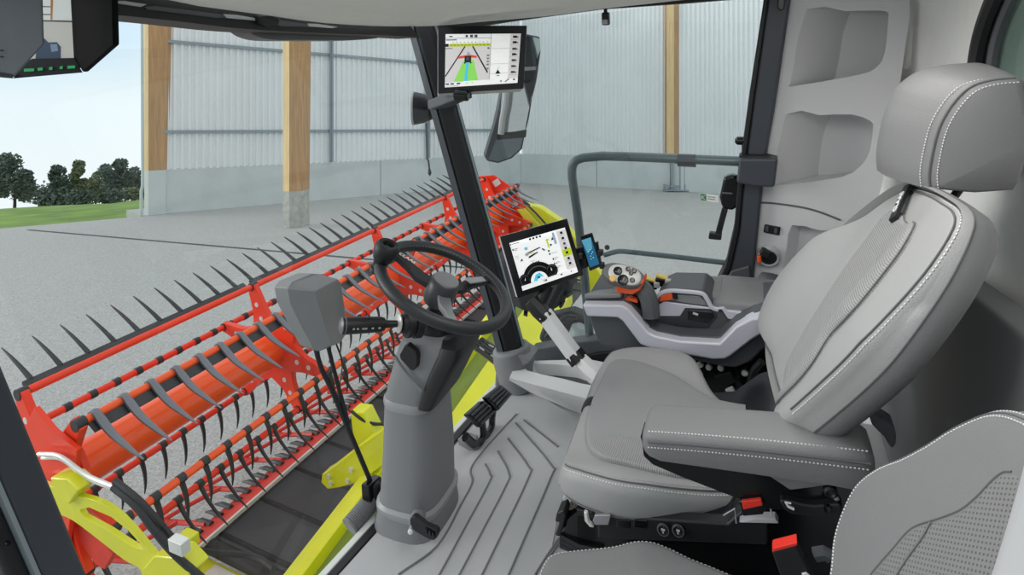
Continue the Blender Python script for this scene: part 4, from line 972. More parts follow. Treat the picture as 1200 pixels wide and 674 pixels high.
# top guidance display
r0 = 2.05
cs = [C(513, 30, r=r0), C(617, 30, r=r0 - .02), C(613, 104, r=r0 - .02), C(513, 110, r=r0)]
ss = [C(522.3, 40, r=r0), C(610.5, 39.3, r=r0 - .018), C(606.5, 97, r=r0 - .018), C(521.5, 102.5, r=r0)]
t, at_, n1 = panel(cs, .035, 'guidance_display', 'upper touch display showing a green and blue field lane, on the black pillar', 'display', ss)
s = Scr(at_)
s.rect(0, 0, 1, 1, M_scrw, 0); s.rect(0, .19, .62, .9, M_scrg, 1); s.rect(.87, .0, 1, .9, M_scrg, 1)
s.rect(.0, .0, .62, .075, M_scrw, 1); s.rect(.05, .035, .10, .055, M_scrk, 2); s.rect(.28, .02, .31, .06, M_scrk, 2)
for u in (.34, .4): s.rect(u, .015, u + .04, .065, M_pld, 2)
s.rect(.0, .075, .62, .082, M_pld, 2); s.rect(.01, .10, .16, .118, M_pld, 2)
for k in range(10): s.rect(.1 + k * .052, .15, .115 + k * .052, .162, M_pld, 2)
s.rect(.06, .18, .62, .235, M_scrl, 2); s.rect(.0, .18, .045, .235, M_scrk, 3)
for k in range(11): s.rect(.07 + k * .05, .195, .095 + k * .05, .22, mat('screen_lime_dark', (150, 160, 20), .3, emit=(120, 130, 10), estr=.6), 3)
s.rect(.0, .262, .1, .275, M_pld, 2); s.rect(.58, .262, .605, .29, M_pld, 2)
s.poly([(.265, .235), (.285, .235), (.01, .80), (.0, .78)], M_scrk, 2); s.poly([(.37, .235), (.39, .235), (.6, .74), (.59, .77)], M_scrk, 2)
s.poly([(.26, .5), (.40, .5), (.47, .9), (.13, .9)], M_scrgr, 2); s.poly([(.30, .5), (.335, .5), (.32, .9), (.275, .9)], M_scrb, 3)
s.poly([(.19, .42), (.30, .40), (.36, .40), (.44, .42), (.44, .46), (.36, .45), (.28, .45), (.19, .465)], M_scrr, 4); s.rect(.275, .42, .365, .54, M_scrk, 5); s.rect(.295, .44, .345, .5, M_pld, 6)
s.poly([(.27, .54), (.29, .54), (.29, .565), (.27, .56)], M_scrk, 5); s.poly([(.35, .54), (.37, .54), (.37, .56), (.35, .565)], M_scrk, 5); s.rect(.31, .34, .33, .40, M_pll, 3); s.rect(.335, .36, .35, .4, M_scrb, 3)
for v in (.4, .46, .52, .58, .66): s.rect(.575, v, .61, v + .035, M_pll, 2); s.rect(.585, v + .01, .6, v + .025, M_pld, 3)
s.rect(.62, .285, .87, .291, M_pll, 2); s.rect(.62, .59, .87, .596, M_pll, 2); s.rect(.62, .0, .626, .9, M_pll, 2); s.rect(.62, .78, .87, .786, M_pll, 2)
s.poly([(.73, .70), (.75, .75), (.77, .79), (.70, .79), (.715, .75)], M_scrk, 3); s.rect(.72, .82, .755, .835, M_pld, 2); s.rect(.735, .66, .74, .69, M_pld, 3)
for k, v in enumerate((.03, .14, .27, .38, .5, .62, .74)):
    s.rect(.905, v + .01, .955, v + .055, M_scrk if k in (0, 1, 3) else M_pld, 2); s.rect(.955, v + .03, .975, v + .05, M_pld, 2); s.rect(.87, v + .085, 1, v + .089, M_pll, 2)
for u in (.01, .08, .17): s.rect(u, .925, u + .05, .955, M_pld, 2)
s.rect(.0, .905, .26, .91, M_pll, 2); s.rect(.3, .93, .32, .95, M_scrgr, 2); s.rect(.38, .93, .40, .95, M_scrgr, 2); s.poly([(.83, .96), (.88, .90), (.89, .91), (.84, .97)], M_scrk, 2); s.rect(.94, .91, .965, .94, M_scrk, 2); s.rect(.77, .93, .79, .955, M_pld, 2); s.rect(.02, .975, .2, .985, M_pll, 2)
t.part('screen', s.b, s.mats)
# its arm back to the pillar
b = B(); a = along(.25) + V((-.05, 0, 0)); c = C(545, 112, r=r0 + .01)
b.loft([[a + V((0, x, z)) for x, z in ((.05, -.022), (-.05, -.016), (-.05, .022), (.05, .02))], [C(530, 116, r=2.12) + V((0, x, z)) for x, z in ((.05, -.025), (-.03, -.02), (-.03, .02), (.05, .02))], [c + V((0, x, z)) for x, z in ((.03, -.012), (-.03, -.012), (-.03, .012), (.03, .012))]]); t.part('mounting_arm', b, mat('arm_grey', (84, 88, 92), .4), bevel=.006)
b = B(); b.lathe(C(541, 112, r=2.03), (0, 1, .1), [(-.03, .014), (-.025, .02), (.025, .02), (.03, .014)], 12); t.part('clamp_knob', b, M_bks)
b = B(); b.lathe(C(549, 109, r=2.06), (0, 0, 1), [(-.02, .012), (.03, .012)], 10); t.part('stem', b, M_bk)
# lower display on the silver arm
r0 = 1.87
cs = [C(585.5, 277.5, r=r0), C(664, 256.5, r=r0 - .02), C(683.5, 322.5, r=r0 - .02), C(606.5, 350, r=r0)]
ss = [C(597, 285, r=r0), C(662, 266.6, r=r0 - .018), C(677.3, 318.5, r=r0 - .018), C(613, 340.5, r=r0)]
t, at_, n2 = panel(cs, .035, 'terminal_display', 'lower touch display with white machine page and black dial, on a silver arm', 'display', ss, base=C(692, 432, r=1.85))
s = Scr(at_)
s.rect(0, 0, 1, 1, M_scrw, 0); s.rect(.84, .03, 1, .9, M_scrg, 1); s.rect(.0, .0, .82, .065, mat('screen_pale', (226, 226, 224), .3, emit=(224, 224, 222), estr=.7), 1); s.rect(.01, .02, .025, .055, M_scrk, 2); s.rect(.04, .03, .18, .042, M_pld, 2)
for u in (.36, .42, .48, .54): s.rect(u, .015, u + .035, .055, M_scrk, 2)
s.rect(.63, .13, .69, .16, M_scrl, 2); s.rect(.64, .16, .665, .32, M_scrl, 2); s.rect(.765, .03, .80, .28, mat('screen_steel', (130, 150, 170), .3, emit=(120, 140, 160), estr=.6), 2); s.poly([(.72, .18), (.755, .11), (.765, .18)], M_scrk, 2)
s.poly([(.10, .42), (.14, .37), (.15, .42)], M_scrk, 2)
s.rect(.02, .13, .04, .17, M_scrk, 2); s.rect(.05, .14, .12, .15, M_pld, 2); s.rect(.05, .17, .1, .18, M_pld, 2); s.rect(.03, .29, .1, .30, M_pll, 2); s.rect(.03, .33, .1, .34, M_pll, 2)
s.rect(.235, .17, .29, .225, mat('screen_steel', (130, 150, 170)), 2); s.rect(.245, .19, .28, .21, M_scrb, 3)
s.poly([(.21, .30), (.30, .27), (.32, .31), (.235, .36)], M_pll, 2); s.poly([(.30, .28), (.50, .245), (.51, .265), (.31, .305)], M_scrk, 3); s.poly([(.27, .37), (.44, .325), (.45, .345), (.30, .40), (.26, .405)], M_scrk, 3); s.poly([(.52, .3), (.545, .285), (.58, .34), (.56, .35)], M_pld, 3); s.rect(.3, .31, .38, .33, M_scrl, 3)
s.rect(.68, .25, .71, .29, M_scrk, 2); s.rect(.62, .36, .645, .40, M_scrk, 2); s.rect(.62, .43, .645, .465, M_scrk, 2); s.rect(.66, .44, .76, .45, M_pll, 2)
s.rect(.27, .475, .36, .485, M_pll, 2)
for u in (.30, .36, .40): s.rect(u, .51, u + .025, .545, M_pld, 2)
s.disc(.34, .92, .30, .40, M_scrk, 2, 0, 180); s.disc(.09, .82, .105, .135, M_scrk, 3); s.disc(.59, .79, .105, .135, M_scrk, 3)
s.disc(.09, .82, .085, .11, M_pld, 4); s.disc(.09, .82, .075, .098, M_scrk, 5); s.disc(.59, .79, .085, .11, M_pld, 4); s.disc(.59, .79, .075, .098, M_scrk, 5)
s.poly([(.085, .82), (.10, .82), (.11, .76)], M_scrw, 6); s.poly([(.585, .79), (.60, .79), (.59, .71)], M_scrw, 6)
s.disc(.34, .92, .24, .32, M_pld, 3, 10, 170); s.disc(.34, .92, .22, .295, M_scrk, 4, 0, 180); s.disc(.34, .92, .155, .2, M_scrw, 5, 0, 180); s.poly([(.24, .89), (.30, .77), (.38, .75), (.44, .86), (.36, .83), (.30, .9)], M_scrb, 6); s.rect(.32, .82, .37, .86, M_pld, 7)
s.rect(0, .90, 1, 1, M_scrw, 8); s.rect(.0, .90, .82, .905, M_pld, 9); s.rect(.06, .93, .08, .945, M_scrl, 9); s.rect(.41, .925, .47, .965, M_pld, 9); s.rect(.42, .935, .44, .955, M_scrw, 10); s.rect(.72, .92, .75, .95, M_scrk, 9); s.rect(.90, .92, .915, .95, M_scrk, 9)
for v in (.55, .65, .74): s.rect(.66, v, .68, v + .04, M_scrk, 6); s.rect(.70, v, .76, v + .012, M_pll, 6); s.rect(.69, v + .025, .72, v + .035, M_pld, 6)
s.rect(.845, .445, .995, .60, M_scrl, 2)
for k, v in enumerate((.06, .18, .3, .4, .5, .63, .74)): s.rect(.90, v, .94, v + .05, M_scrk if k != 2 else M_pld, 3); s.rect(.875, v + .07, .965, v + .078, M_pll, 3)
t.part('screen', s.b, s.mats)
b = B(); o_ = C(640, 340, r=r0 + .03); b.lathe(o_, (C(628, 366, r=1.86) - o_), [(-.02, .022), (.05, .022), (.05, .016)], 12); t.part('tilt_joint', b, M_bk)
b = B(); c0, c1 = C(622, 352, r=1.87), C(642, 374, r=1.855); b.tube([c0, c0.lerp(c1, .5), c1], [.03, .034, .03], 8, up=(1, 0, 0)); t.part('arm_collar', b, M_bk, bevel=.004)
b = B(); c0, c1 = C(637, 367, r=1.86), C(676, 420, r=1.85); b.tube([c0, c1], .033, 6, up=(1, .3, 0)); t.part('arm_tube', b, mat('arm_silver', (236, 237, 238), .4, metal=.05), bevel=.004, sharp=20, label='silver tube')
b = B(); c0, c1 = C(672, 414, r=1.855), C(679, 423, r=1.85); b.tube([c0, c1], .037, 8); t.part('arm_joint', b, M_bk)
b = B(); c0, c1 = C(678, 420, r=1.85), C(702, 442, r=1.83); b.tube([c0, c1], .030, 6, up=(1, .3, 0)); t.part('arm_foot', b, mat('arm_white', (242, 242, 242), .45), bevel=.004, sharp=20)
# phone in its clamp
cs = [C(680, 277, r=1.86), C(693.5, 273, r=1.855), C(705, 312, r=1.85), C(691, 318, r=1.855)]
ss = [C(681.5, 281.5, r=1.859), C(692.5, 278, r=1.854), C(702.5, 309.5, r=1.849), C(691.3, 313.5, r=1.854)]
t, at_, n3 = panel(cs, .009, 'phone', 'smartphone with a blue screen in a clamp beside the lower display', 'phone', ss, edge=M_bks)
s = Scr(at_); s.rect(0, 0, 1, 1, mat('phone_blue', (22, 92, 128), .2, emit=(36, 128, 168), estr=.2), 0); s.poly([(0, .0), (1, .0), (.8, .4), (.2, .5)], mat('phone_cyan', (80, 150, 178), .2, emit=(110, 184, 210), estr=.22), 1)
for u, v in ((.3, .45), (.5, .4), (.55, .55), (.4, .62), (.7, .5), (.35, .72), (.6, .7)): s.rect(u, v, u + .07, v + .02, M_scrw, 2)
t.part('screen', s.b, s.mats)
ph = Thing('phone_holder', 'black clamp holding the smartphone on the display edge', 'holder', C(692, 318, r=1.87))
for p in ((681, 300), (704, 296), (705.5, 311)):
    b = B(); b.box(C(*p, r=1.862), (.022, .016, .02)); ph.part('jaw', b, M_bk, bevel=.004)
b = B(); q = [C(*p, r=1.885) for p in ((674, 292), (700, 284), (704, 308), (680, 316))]; b.prism(q, (.012, 0, 0)); ph.part('back_plate', b, M_bk)
b = B(); q = [C(*p, r=1.875) for p in ((676, 300), (686, 298), (688, 312), (680, 314))]; b.prism(q, (.02, 0, 0)); ph.part('bracket', b, M_bk, bevel=.003)
# camera monitor box, upper left
cmn = Thing('camera_monitor', 'hooded camera monitor with green lit keys hanging in the upper left corner', 'monitor', W(60, 85, .9) and C(60, 85, y=.9))
def cy(l, y): return [C(*p, y=y) for p in l]
b = B(); q = cy([(10, -40), (92, -40), (97, 80), (14, 90)], .93); b.prism(q, C(60, 20, y=1.0) - C(60, 20, y=.93)); cmn.part('body', b, M_bk, bevel=.004)
fwd = (C(60, 40, y=1) - C(60, 40, y=.9)).normalized()
scq = cy([(30, -45), (80.5, -45), (86.5, 68), (30, 70)], .925); n_ = -fwd
class _A: pass
def at2(u, v, lay=0): return scq[0].lerp(scq[1], u).lerp(scq[3].lerp(scq[2], u), v) + n_ * (.0008 + .0005 * lay)
s = Scr(at2); cw = mat('cam_wall', (206, 212, 208), .3, emit=(196, 204, 200), estr=.6); cfl = mat('cam_floor', (186, 186, 180), .3, emit=(176, 176, 170), estr=.6)
s.rect(0, 0, 1, .62, cw, 0); s.rect(0, .60, 1, 1, cfl, 1); s.poly([(0, .59), (1, .615), (1, .63), (0, .605)], M_pl, 2); s.poly([(.58, 0), (.68, 0), (.58, .6), (.54, .6)], mat('cam_wood', (170, 120, 80), .3, emit=(160, 112, 74), estr=.5), 2)
for v in (.45, .53): s.poly([(.0, v), (.55, v + .01), (.55, v + .02), (0, v + .012)], M_pl, 2)
s.poly([(.28, .73), (.38, .78), (.48, .83), (.66, .83), (.74, .88), (.73, 1), (.2, 1)], mat('cam_machine', (62, 76, 96), .3, emit=(56, 70, 90), estr=.5), 3); s.poly([(.52, .85), (.66, .85), (.68, .92), (.54, .93)], mat('cam_glass', (130, 150, 170), .3, emit=(110, 130, 150), estr=.5), 4)
cmn.part('screen', s.b, s.mats)
b = B(); q = cy([(15, 92), (97, 85), (86.5, 68), (37, 69)], .918); b.prism(q, fwd * .02); kb = cmn.part('key_bar', b, M_bk)
gk = mat('key_green', (50, 130, 80), .4, emit=(60, 190, 110), estr=.4)
for x0, x1, y0 in ((28, 40, 82.5), (44, 50, 81.4), (57.5, 61.5, 80.6), (70, 73.5, 79.7), (79, 88, 79)):
    b = B(); q = cy([(x0, y0 - 1.8), (x1, y0 - 2.3), (x1, y0 + 1), (x0, y0 + 1.6)], .917); b.prism(q, fwd * .004); cmn.part('lit_key', b, gk, kb)
b = B(); q = [C(80.5, -45, y=.92), C(86.5, 68, y=.92), C(97, 85, y=.915), C(132.5, 53, y=.80), C(130, -45, y=.80)]; b.prism(q, V((.012, .004, 0))); cmn.part('right_hood', b, mat('hood_black', (12, 12, 13), .9, spec=.1), bevel=.003)
b = B(); q = [C(48.5, -45, y=.80), C(51.5, 52, y=.80), C(15, 92, y=.80), C(-60, 80, y=.80), C(-60, -45, y=.80)]; b.prism(q, fwd * .012); hd_ = cmn.part('left_hood', b, mat('hood_grey', (98, 102, 108), .5, bump=.1, bscale=800), bevel=.003, label='grey side hood')
b = B(); q = [C(15, 92, y=.80), C(-60, 80, y=.80), C(-60, 86, y=.9), C(14, 91, y=.93)]; b.prism(q, V((0, 0, .006))); cmn.part('bottom_hood', b, M_bk)
for y0 in (58.5, 66):
    b = B(); b.tube([C(-3, y0, y=.797), C(3.5, y0 + .5, y=.797)], .001, 5); cmn.part('vent_slit', b, M_bks, hd_)

# ================================================================== outside mirror, lamp, handrail, latch
RM = 2.75
om = Thing('outside_mirror', 'tall curved outside mirror with a dark frame behind the upper display', 'mirror', C(585, 190, r=RM))
outl = [(600, 36), (618, 40), (633, 43), (634, 60), (629, 95), (624, 115), (620, 140), (616, 155), (612, 175), (600, 186), (584, 191.5), (571, 189), (567.5, 183), (579, 145), (584, 122), (588, 100), (592, 60)]
q = [C(*p, r=RM) for p in outl]; b = B(); b.prism(q, V((.05, .03, 0))); om.part('mirror_shell', b, M_pil, bevel=.008)
def facet(l, m, name, dd=.006):
    b = B(); q = [C(*p, r=RM - dd) for p in l]; b.prism(q, V((.004, 0, 0))); return om.part(name, b, m)
facet([(600, 40), (617, 42), (632, 45), (633, 58), (626, 80), (600, 80)], M_mir, 'top_glass')
facet([(590, 82), (626, 83), (623, 112), (615, 153), (585, 156), (588, 110)], M_mir, 'main_glass')
facet([(582, 162), (613, 160), (610, 174), (599, 184), (584, 189.5), (572, 187)], mat('mirror_dark', (120, 128, 134), .05, metal=1.0), 'wide_glass')
facet([(583, 158), (617, 152), (616, 161), (582, 164)], M_bk, 'divider', .012)
facet([(589, 80), (628, 78), (628, 82), (589, 85)], M_pl, 'divider', .012)
b = B(); b.tube(cr([C(594, 105, r=RM - .03), C(592, 125, r=RM - .03), C(589, 140, r=RM - .03), C(587, 157, r=RM - .03)], 4), .016, 8); om.part('arm', b, M_pll)
b = B(); b.lathe(C(483, 126, r=2.36), (-.2, -.6, 0), [(-.05, .02), (-.045, .07), (0, .078), (.02, .08)], 24)
lp = Thing('work_lamp', 'round black work lamp with a pale rim, left of the black front pillar', 'lamp', C(485, 147, r=2.38))
o_ = C(487, 127, r=2.36); axl = V((-.35, .75, .06)).normalized()
b = B(); b.lathe(o_, axl, [(-.10, .02), (-.08, .05), (-.04, .068), (.0, .076), (.006, .076)], 28); lp.part('housing', b, M_bk, sharp=60)
b = B(); b.lathe(o_, axl, [(.004, .074), (.006, .079), (.014, .079), (.016, .07)], 28); lp.part('rim', b, M_pll)
hr_ = Thing('hanging_rod', 'thin dark rod hanging down beside the black front pillar', 'rod', C(503, 203, r=2.4))
b = B(); b.tube([C(499.5, 144, r=2.4), C(500.5, 186, r=2.4), C(502, 188, r=2.4), C(503.3, 200, r=2.4)], .005, 6); hr_.part('rod', b, M_pld); b = B(); b.lathe(C(503.5, 203, r=2.4), (0, 0, 1), [(-.012, .003), (0, .01), (.02, .006)], 8); hr_.part('tip', b, M_pld)
M_tube = mat('handrail_grey', (104, 116, 120), .35, metal=.4)
hd2 = Thing('door_handrail', 'bent grey steel tube handrail on the outside of the right door', 'handrail', C(690, 400, r=2.42))
q = [C(690, 400, r=2.4), C(684, 330, r=2.4), C(675, 250, r=2.4), C(669, 210, r=2.4), C(669, 198, r=2.4), C(673, 190, r=2.4), C(682, 186, r=2.4), C(705, 184, r=2.4), C(740, 185, r=2.4), C(798, 187.5, r=2.4), C(868, 190.5, r=2.4)]
b = B(); b.tube([p + V((.02, 0, 0)) for p in q[:3]] + cr([p + V((.02, 0, 0)) for p in q[3:7]], 5) + [p + V((.02, 0, 0)) for p in q[7:]], .0195, 12); hd2.part('tube', b, M_tube)
b = B(); c_ = C(805, 188, r=2.42); d = (q[-1] - q[-2]).normalized(); b.tube([c_ - d * .035, c_ + d * .035], .026, 10); hd2.part('sleeve', b, M_pil)
b = B(); b.tube(cr([C(708, 299, r=2.42), C(718, 296, r=2.42), C(727, 294.5, r=2.42), C(745, 296, r=2.42), C(800, 302, r=2.42), C(866, 310, r=2.42)], 4), .011, 10); hd2.part('lower_rail', b, M_tube)
b = B(); b.sphere(C(711.5, 290, r=2.41), .0115, 12, 8); hd2.part('ball_knob', b, M_bks)
b = B(); q = [C(*p, r=2.42) for p in ((786, 184), (809, 185), (815, 188), (814, 194), (800, 194), (786, 191))]; b.prism(q, (.02, 0, 0)); hd2.part('lock_plate', b, M_pil, bevel=.004)
lt = Thing('door_latch', 'black latch block with a hanging lever on the slate door pillar', 'latch', C(885, 220, r=2.3))
b = B(); q = [C(*p, r=2.27) for p in ((866, 186), (912, 186), (908, 220), (884, 219), (863, 215))]; b.prism(q, (.06, 0, 0)); lt.part('latch_block', b, M_pil, bevel=.010)
b = B(); q = [C(*p, r=2.30) for p in ((866, 182), (900, 183), (912, 186), (866, 187))]; b.prism(q, (.05, 0, 0)); lt.part('block_lid', b, M_bk, bevel=.003)
b = B(); q = [C(*p, r=2.34) for p in ((848, 208), (860, 205), (868, 212), (867, 240), (858, 248), (846, 244), (843, 232))]; b.prism(q, (.05, 0, 0)); bx = lt.part('lock_case', b, M_bks, bevel=.012)
b = B(); b.tube([C(846, 226, r=2.335), C(858, 227, r=2.335)], .004, 6); lt.part('case_mark', b, M_pld, bx)
b = B(); q = [C(*p, r=2.345) for p in ((846, 244), (853, 246), (845, 276), (838, 274))]; b.prism(q, (.02, 0, 0)); lt.part('lever', b, M_bk, bevel=.003)
b = B(); q = [C(*p, r=2.34) for p in ((831, 273), (846, 275), (845, 282), (830, 280.5))]; b.prism(q, (.03, 0, 0)); lt.part('lever_grip', b, M_bk, bevel=.004)
b = B(); b.lathe(C(868, 165, r=2.34), (0, 1, 0), [(-.014, .01), (-.012, .016), (.012, .016), (.02, .008)], 12); lt.part('knob', b, M_bks)
b = B(); b.tube([C(871, 166, r=2.34), C(871.5, 182, r=2.34)], .007, 8); lt.part('knob_stem', b, M_bk)
# right side: sill, tray box, far objects behind the arm
b = B(); q = [C(*p, r=2.36) for p in ((615, 424), (622, 410), (652, 405), (700, 398), (735, 396), (735, 425), (700, 430), (640, 432))]; b.prism(q, (.07, 0, 0)); solo('trim_9', 'dark grey sill under the right side door', 'sill', b, mat('sill_grey', (84, 88, 92), .45), kind='structure', bevel=.008)
b = B(); q = [C(*p, r=2.35) for p in ((618, 432), (700, 414), (760, 408), (760, 440), (620, 440))]; b.prism(q, (.06, 0, 0)); solo('trim_10', 'black rubber strip below the dark door sill', 'sill', b, M_bk, kind='structure', bevel=.006)
ty = Thing('side_tray', 'pale grey storage tray on the floor between pillar foot and seat', 'tray', C(640, 470, u=U0))
UT = -1.40
top = [C(*p, u=UT) for p in ((597, 443), (601, 434), (621, 423), (690, 421), (735, 430), (735, 475), (700, 478), (690, 468))]
bt_ = [C(*p, u=U0) for p in ((596, 450), (601, 440), (621, 430), (690, 430), (760, 450), (760, 500), (720, 500), (688, 489))]
b = B(); b.loft([[V((p.x, p.y, U0 + .001)) for p in bt_], top]); tp = ty.part('tray_body', b, mat('tray_pale', (222, 222, 222), .5, bump=.1, bscale=900), bevel=.008)
rq = cr([C(*p, u=UT) for p in ((617, 434), (624, 426), (680, 430), (700, 440), (696, 452), (660, 444))], 2, True); cc = sum(rq, V()) / len(rq)
cb = B(); cb.loft([[p + V((0, 0, .05)) for p in rq], rq, [cc + (p - cc) * .8 - V((0, 0, .05)) for p in rq]]); cut(tp, cb, ty.base)
b = B(); b.loft([[cc + (p - cc) * .78 - V((0, 0, .048)) for p in rq], [cc + (p - cc) * .78 - V((0, 0, .044)) for p in rq]]); ty.part('tray_mat', b, M_pld)
wh = Thing('front_wheel', 'black machine tyre seen below the lower display outside the door', 'wheel', V((2.95, 1.3, -2.3)))
oc = C(628, 318, r=3.0); b = B(); b.lathe(oc - V((.12, 0, 0)), (1, 0, 0), [(0, .10), (0, .16), (.02, .20), (.07, .222), (.17, .222), (.22, .2), (.24, .16), (.24, .1)], 40); wh.part('tyre', b, M_tyre, sharp=60)
b = B()
for k in range(18):
    a = 2 * pi * k / 18; d = V((0, cos(a), sin(a))); tt = V((0, -sin(a), cos(a)))
    lg = B(); lg.prism([oc + d * .218 + tt * .012 + V((-.1, 0, 0)), oc + d * .218 - tt * .012 + V((-.1, 0, 0)), oc + d * .218 + tt * .03 + V((.03, 0, 0)), oc + d * .218 + tt * .055 + V((.03, 0, 0))], d * .014); wh.part('tread_lug', lg, M_tyre)
b = B(); b.lathe(oc - V((.09, 0, 0)), (1, 0, 0), [(0, .02), (.0, .1), (.03, .12), (.03, .03)], 24); wh.part('wheel_rim', b, M_lime)
b = B(); q = [C(*p, r=3.05) for p in ((640, 372), (668, 366), (690, 374), (690, 402), (645, 412), (630, 398))]; b.prism(q, (.1, .0, 0)); sb_ = Thing('step_box', 'dark machine box outside the door sill behind the silver arm', 'box', q[4]); sb_.part('body', b, mat('box_dark', (52, 56, 56), .6), bevel=.02)
b = B(); b.lathe(C(672, 402, r=3.0), C(684, 376, r=3.0) - C(672, 402, r=3.0), [(0, .03), (.01, .045), (.1, .05), (.12, .03)], 16); sb_.part('canister', b, mat('canister_grey', (150, 160, 162), .5))
b = B(); b.tube(cr([C(640, 395, r=3.0), C(652, 380, r=3.0), C(664, 372, r=3.0), C(676, 372, r=3.0)], 4), .012, 8); sb_.part('hose', b, M_hose)
# ================================================================== right hand console
RC = 1.84
cns = Thing('control_console', 'right hand control console with joystick, silver band and grey arm pad', 'console', C(800, 425, r=2.0))
def cc_(l, r=RC): return [C(*p, r=r) for p in l]
b = B(); q = cc_([(684, 352), (729, 352), (738, 357), (760, 384), (769, 388), (800, 394), (843, 396), (862, 377), (884, 368), (915, 366), (915, 385), (900, 405), (880, 425), (862, 432), (845, 430), (800, 420), (755, 412), (706, 406), (699, 398), (690, 372)])
b.prism(q, (.24, 0, 0)); cns.part('console_body', b, M_pld, bevel=.010, seg=3)
b = B(); band = [(684.5, 353), (730.5, 353.5), (738.5, 358), (761, 385), (769, 389), (798, 395), (843.7, 397.5), (862.4, 378), (881, 368.5), (905, 366), (905, 380), (882, 393), (856, 413), (850, 416), (836, 416.5), (763, 403.5), (752, 399.5), (731.5, 372.5), (726, 368.5), (690, 367)]
b.prism([p - V((.028, 0, 0)) for p in cc_(band)], (.05, 0, 0)); cns.part('silver_band', b, M_sil, bevel=.008, seg=3, label='silver lavender band')
b = B(); q = [C(686, 351, r=RC), C(730, 352, r=RC), C(757, 335, r=2.06), C(700, 345, r=2.1)]
q = [C(684, 351, r=RC), C(728, 350, r=RC), C(744, 338, r=2.04), C(716, 340, r=2.06)]; b.prism(q, (0, 0, .02)); cns.part('palm_shelf', b, M_pl, bevel=.008)
# slanting joystick boot
o_ = C(737, 349, r=1.93); b = B(); b.lathe(o_, (-.1, .25, 1), [(-.04, .07), (.0, .066), (.02, .055), (.035, .03)], 24); cns.part('joystick_boot', b, M_bk)
b = B(); b.tube(cr([C(748, 335, r=1.9), C(756, 342, r=1.88), C(761, 355, r=1.87), C(763, 372, r=1.86)], 4), .03, 10, up=(1, 0, 0)); cns.part('boot_collar', b, M_pld)
b = B(); q = cc_([(730, 351), (737, 349), (746, 352), (747, 355), (738, 353)], 1.855); b.prism(q, (.02, 0, 0)); cns.part('orange_mark', b, M_oran)
# joystick
jo = C(730, 323, r=1.86); up_j = V((-.72, -.16, .68)).normalized(); jx = V((0, -1, -.18)); jx = (jx - up_j * jx.dot(up_j)).normalized(); jy = up_j.cross(jx); jy = jy if jy.z > 0 else -jy
b = B(); loops = []
for h, k in ((-.045, .80), (-.03, .95), (-.012, 1.0), (.004, .98), (.012, .9)):
    loops.append([jo + up_j * h + jx * .072 * k * abs(cos(a)) ** .75 * (1 if cos(a) > 0 else -1) + jy * .037 * k * abs(sin(a)) ** .85 * (1 if sin(a) > 0 else -1) for a in [2 * pi * j / 36 for j in range(36)]])
b.loft(loops); js = cns.part('joystick', b, mat('joystick_grey', (104, 104, 106), .5), sharp=50, label='joystick head')
b = B(); b.loft([[jo + up_j * h + jx * (.006 + .054 * k * abs(cos(a)) ** .75 * (1 if cos(a) > 0 else -1)) + jy * .031 * k * abs(sin(a)) ** .85 * (1 if sin(a) > 0 else -1) for a in [2 * pi * j / 36 for j in range(36)]] for h, k in ((.008, 1), (.014, .99), (.0155, .95))]); cns.part('key_plate', b, mat('key_plate_silver', (212, 210, 206), .4, metal=.1), js, sharp=50)
def jp(px, py): return CP(px, py, jo + up_j * .0155, up_j)
for (px, py, rr, sx_, m, nme) in ((724, 317.7, .0145, 1, M_bks, 'thumb_key'), (730, 328.3, .018, 1.0, M_bks, 'thumb_key'), (718, 326.5, .0105, 1, M_amb, 'thumb_key'), (741, 328.5, .0085, 1, M_bks, 'thumb_key'), (736, 315.5, .008, 1, M_bks, 'thumb_key'), (743, 317.5, .009, 1, M_bks, 'thumb_key'), (739.5, 320.5, .007, 1, M_bks, 'thumb_key')):
    b = B(); c_ = jp(px, py); b.lathe(c_, up_j, [(-.002, rr), (.003, rr), (.0045, rr * .8), (.0048, .0005)], 20); cns.part(nme, b, m, js, label='amber key' if m is M_amb else None)
    if m is M_bks and rr > .013:
        b = B()
        for dx, dy in ((.35, .35), (-.35, -.35), (.35, -.35)): b.box(c_ + up_j * .005 + jx * dx * rr + jy * dy * rr, (.003, .003, .003))
        cns.part('key_marks', b, M_pl, js)
b = B(); q = [C(*p, r=1.845) for p in ((720, 336), (747, 336), (754, 327), (755, 332), (750, 341), (741, 346), (723, 344))]; b.prism(q, (.06, 0, 0)); cns.part('joystick_neck', b, M_oran, js, bevel=.008, label='orange joystick neck')
# inner module: silver pocket wall, dark pocket, switch row, trim loop, pads
RM2 = 1.90
b = B(); q = cc_([(766, 374), (768, 354), (774, 344), (786, 339), (824, 340), (832, 347), (838, 359), (884, 366), (890, 382), (846, 392), (780, 388)], RM2); b.prism(q, (.15, 0, 0)); cns.part('module', b, M_pld, bevel=.008)
b = B(); q = cc_([(766, 371), (771, 358), (778, 353.5), (806, 357.5), (833, 361), (834, 363), (803, 361.5), (797, 371)], RM2 - .006); b.prism(q, (.02, 0, 0)); cns.part('pocket_wall', b, M_sil, bevel=.003)
b = B(); q = cc_([(767, 372), (797, 371.8), (803.5, 362.5), (833, 364), (841, 371), (829, 385), (776, 382)], RM2 - .004); b.prism(q, (.02, 0, 0)); pk = cns.part('pocket', b, mat('pocket_dark', (52, 54, 58), .35), bevel=.003)
b = B(); q = cc_([(806, 364), (834, 366), (838, 371), (830, 379), (806, 375)], RM2 - .006); b.prism(q, (.004, 0, 0)); cns.part('pocket_gloss', b, M_bks, pk, bevel=.002)
b = B(); b.tube([C(812, 367, r=RM2 - .008), C(818, 369, r=RM2 - .008)], .004, 6); cns.part('pocket_clip', b, M_pll, pk)
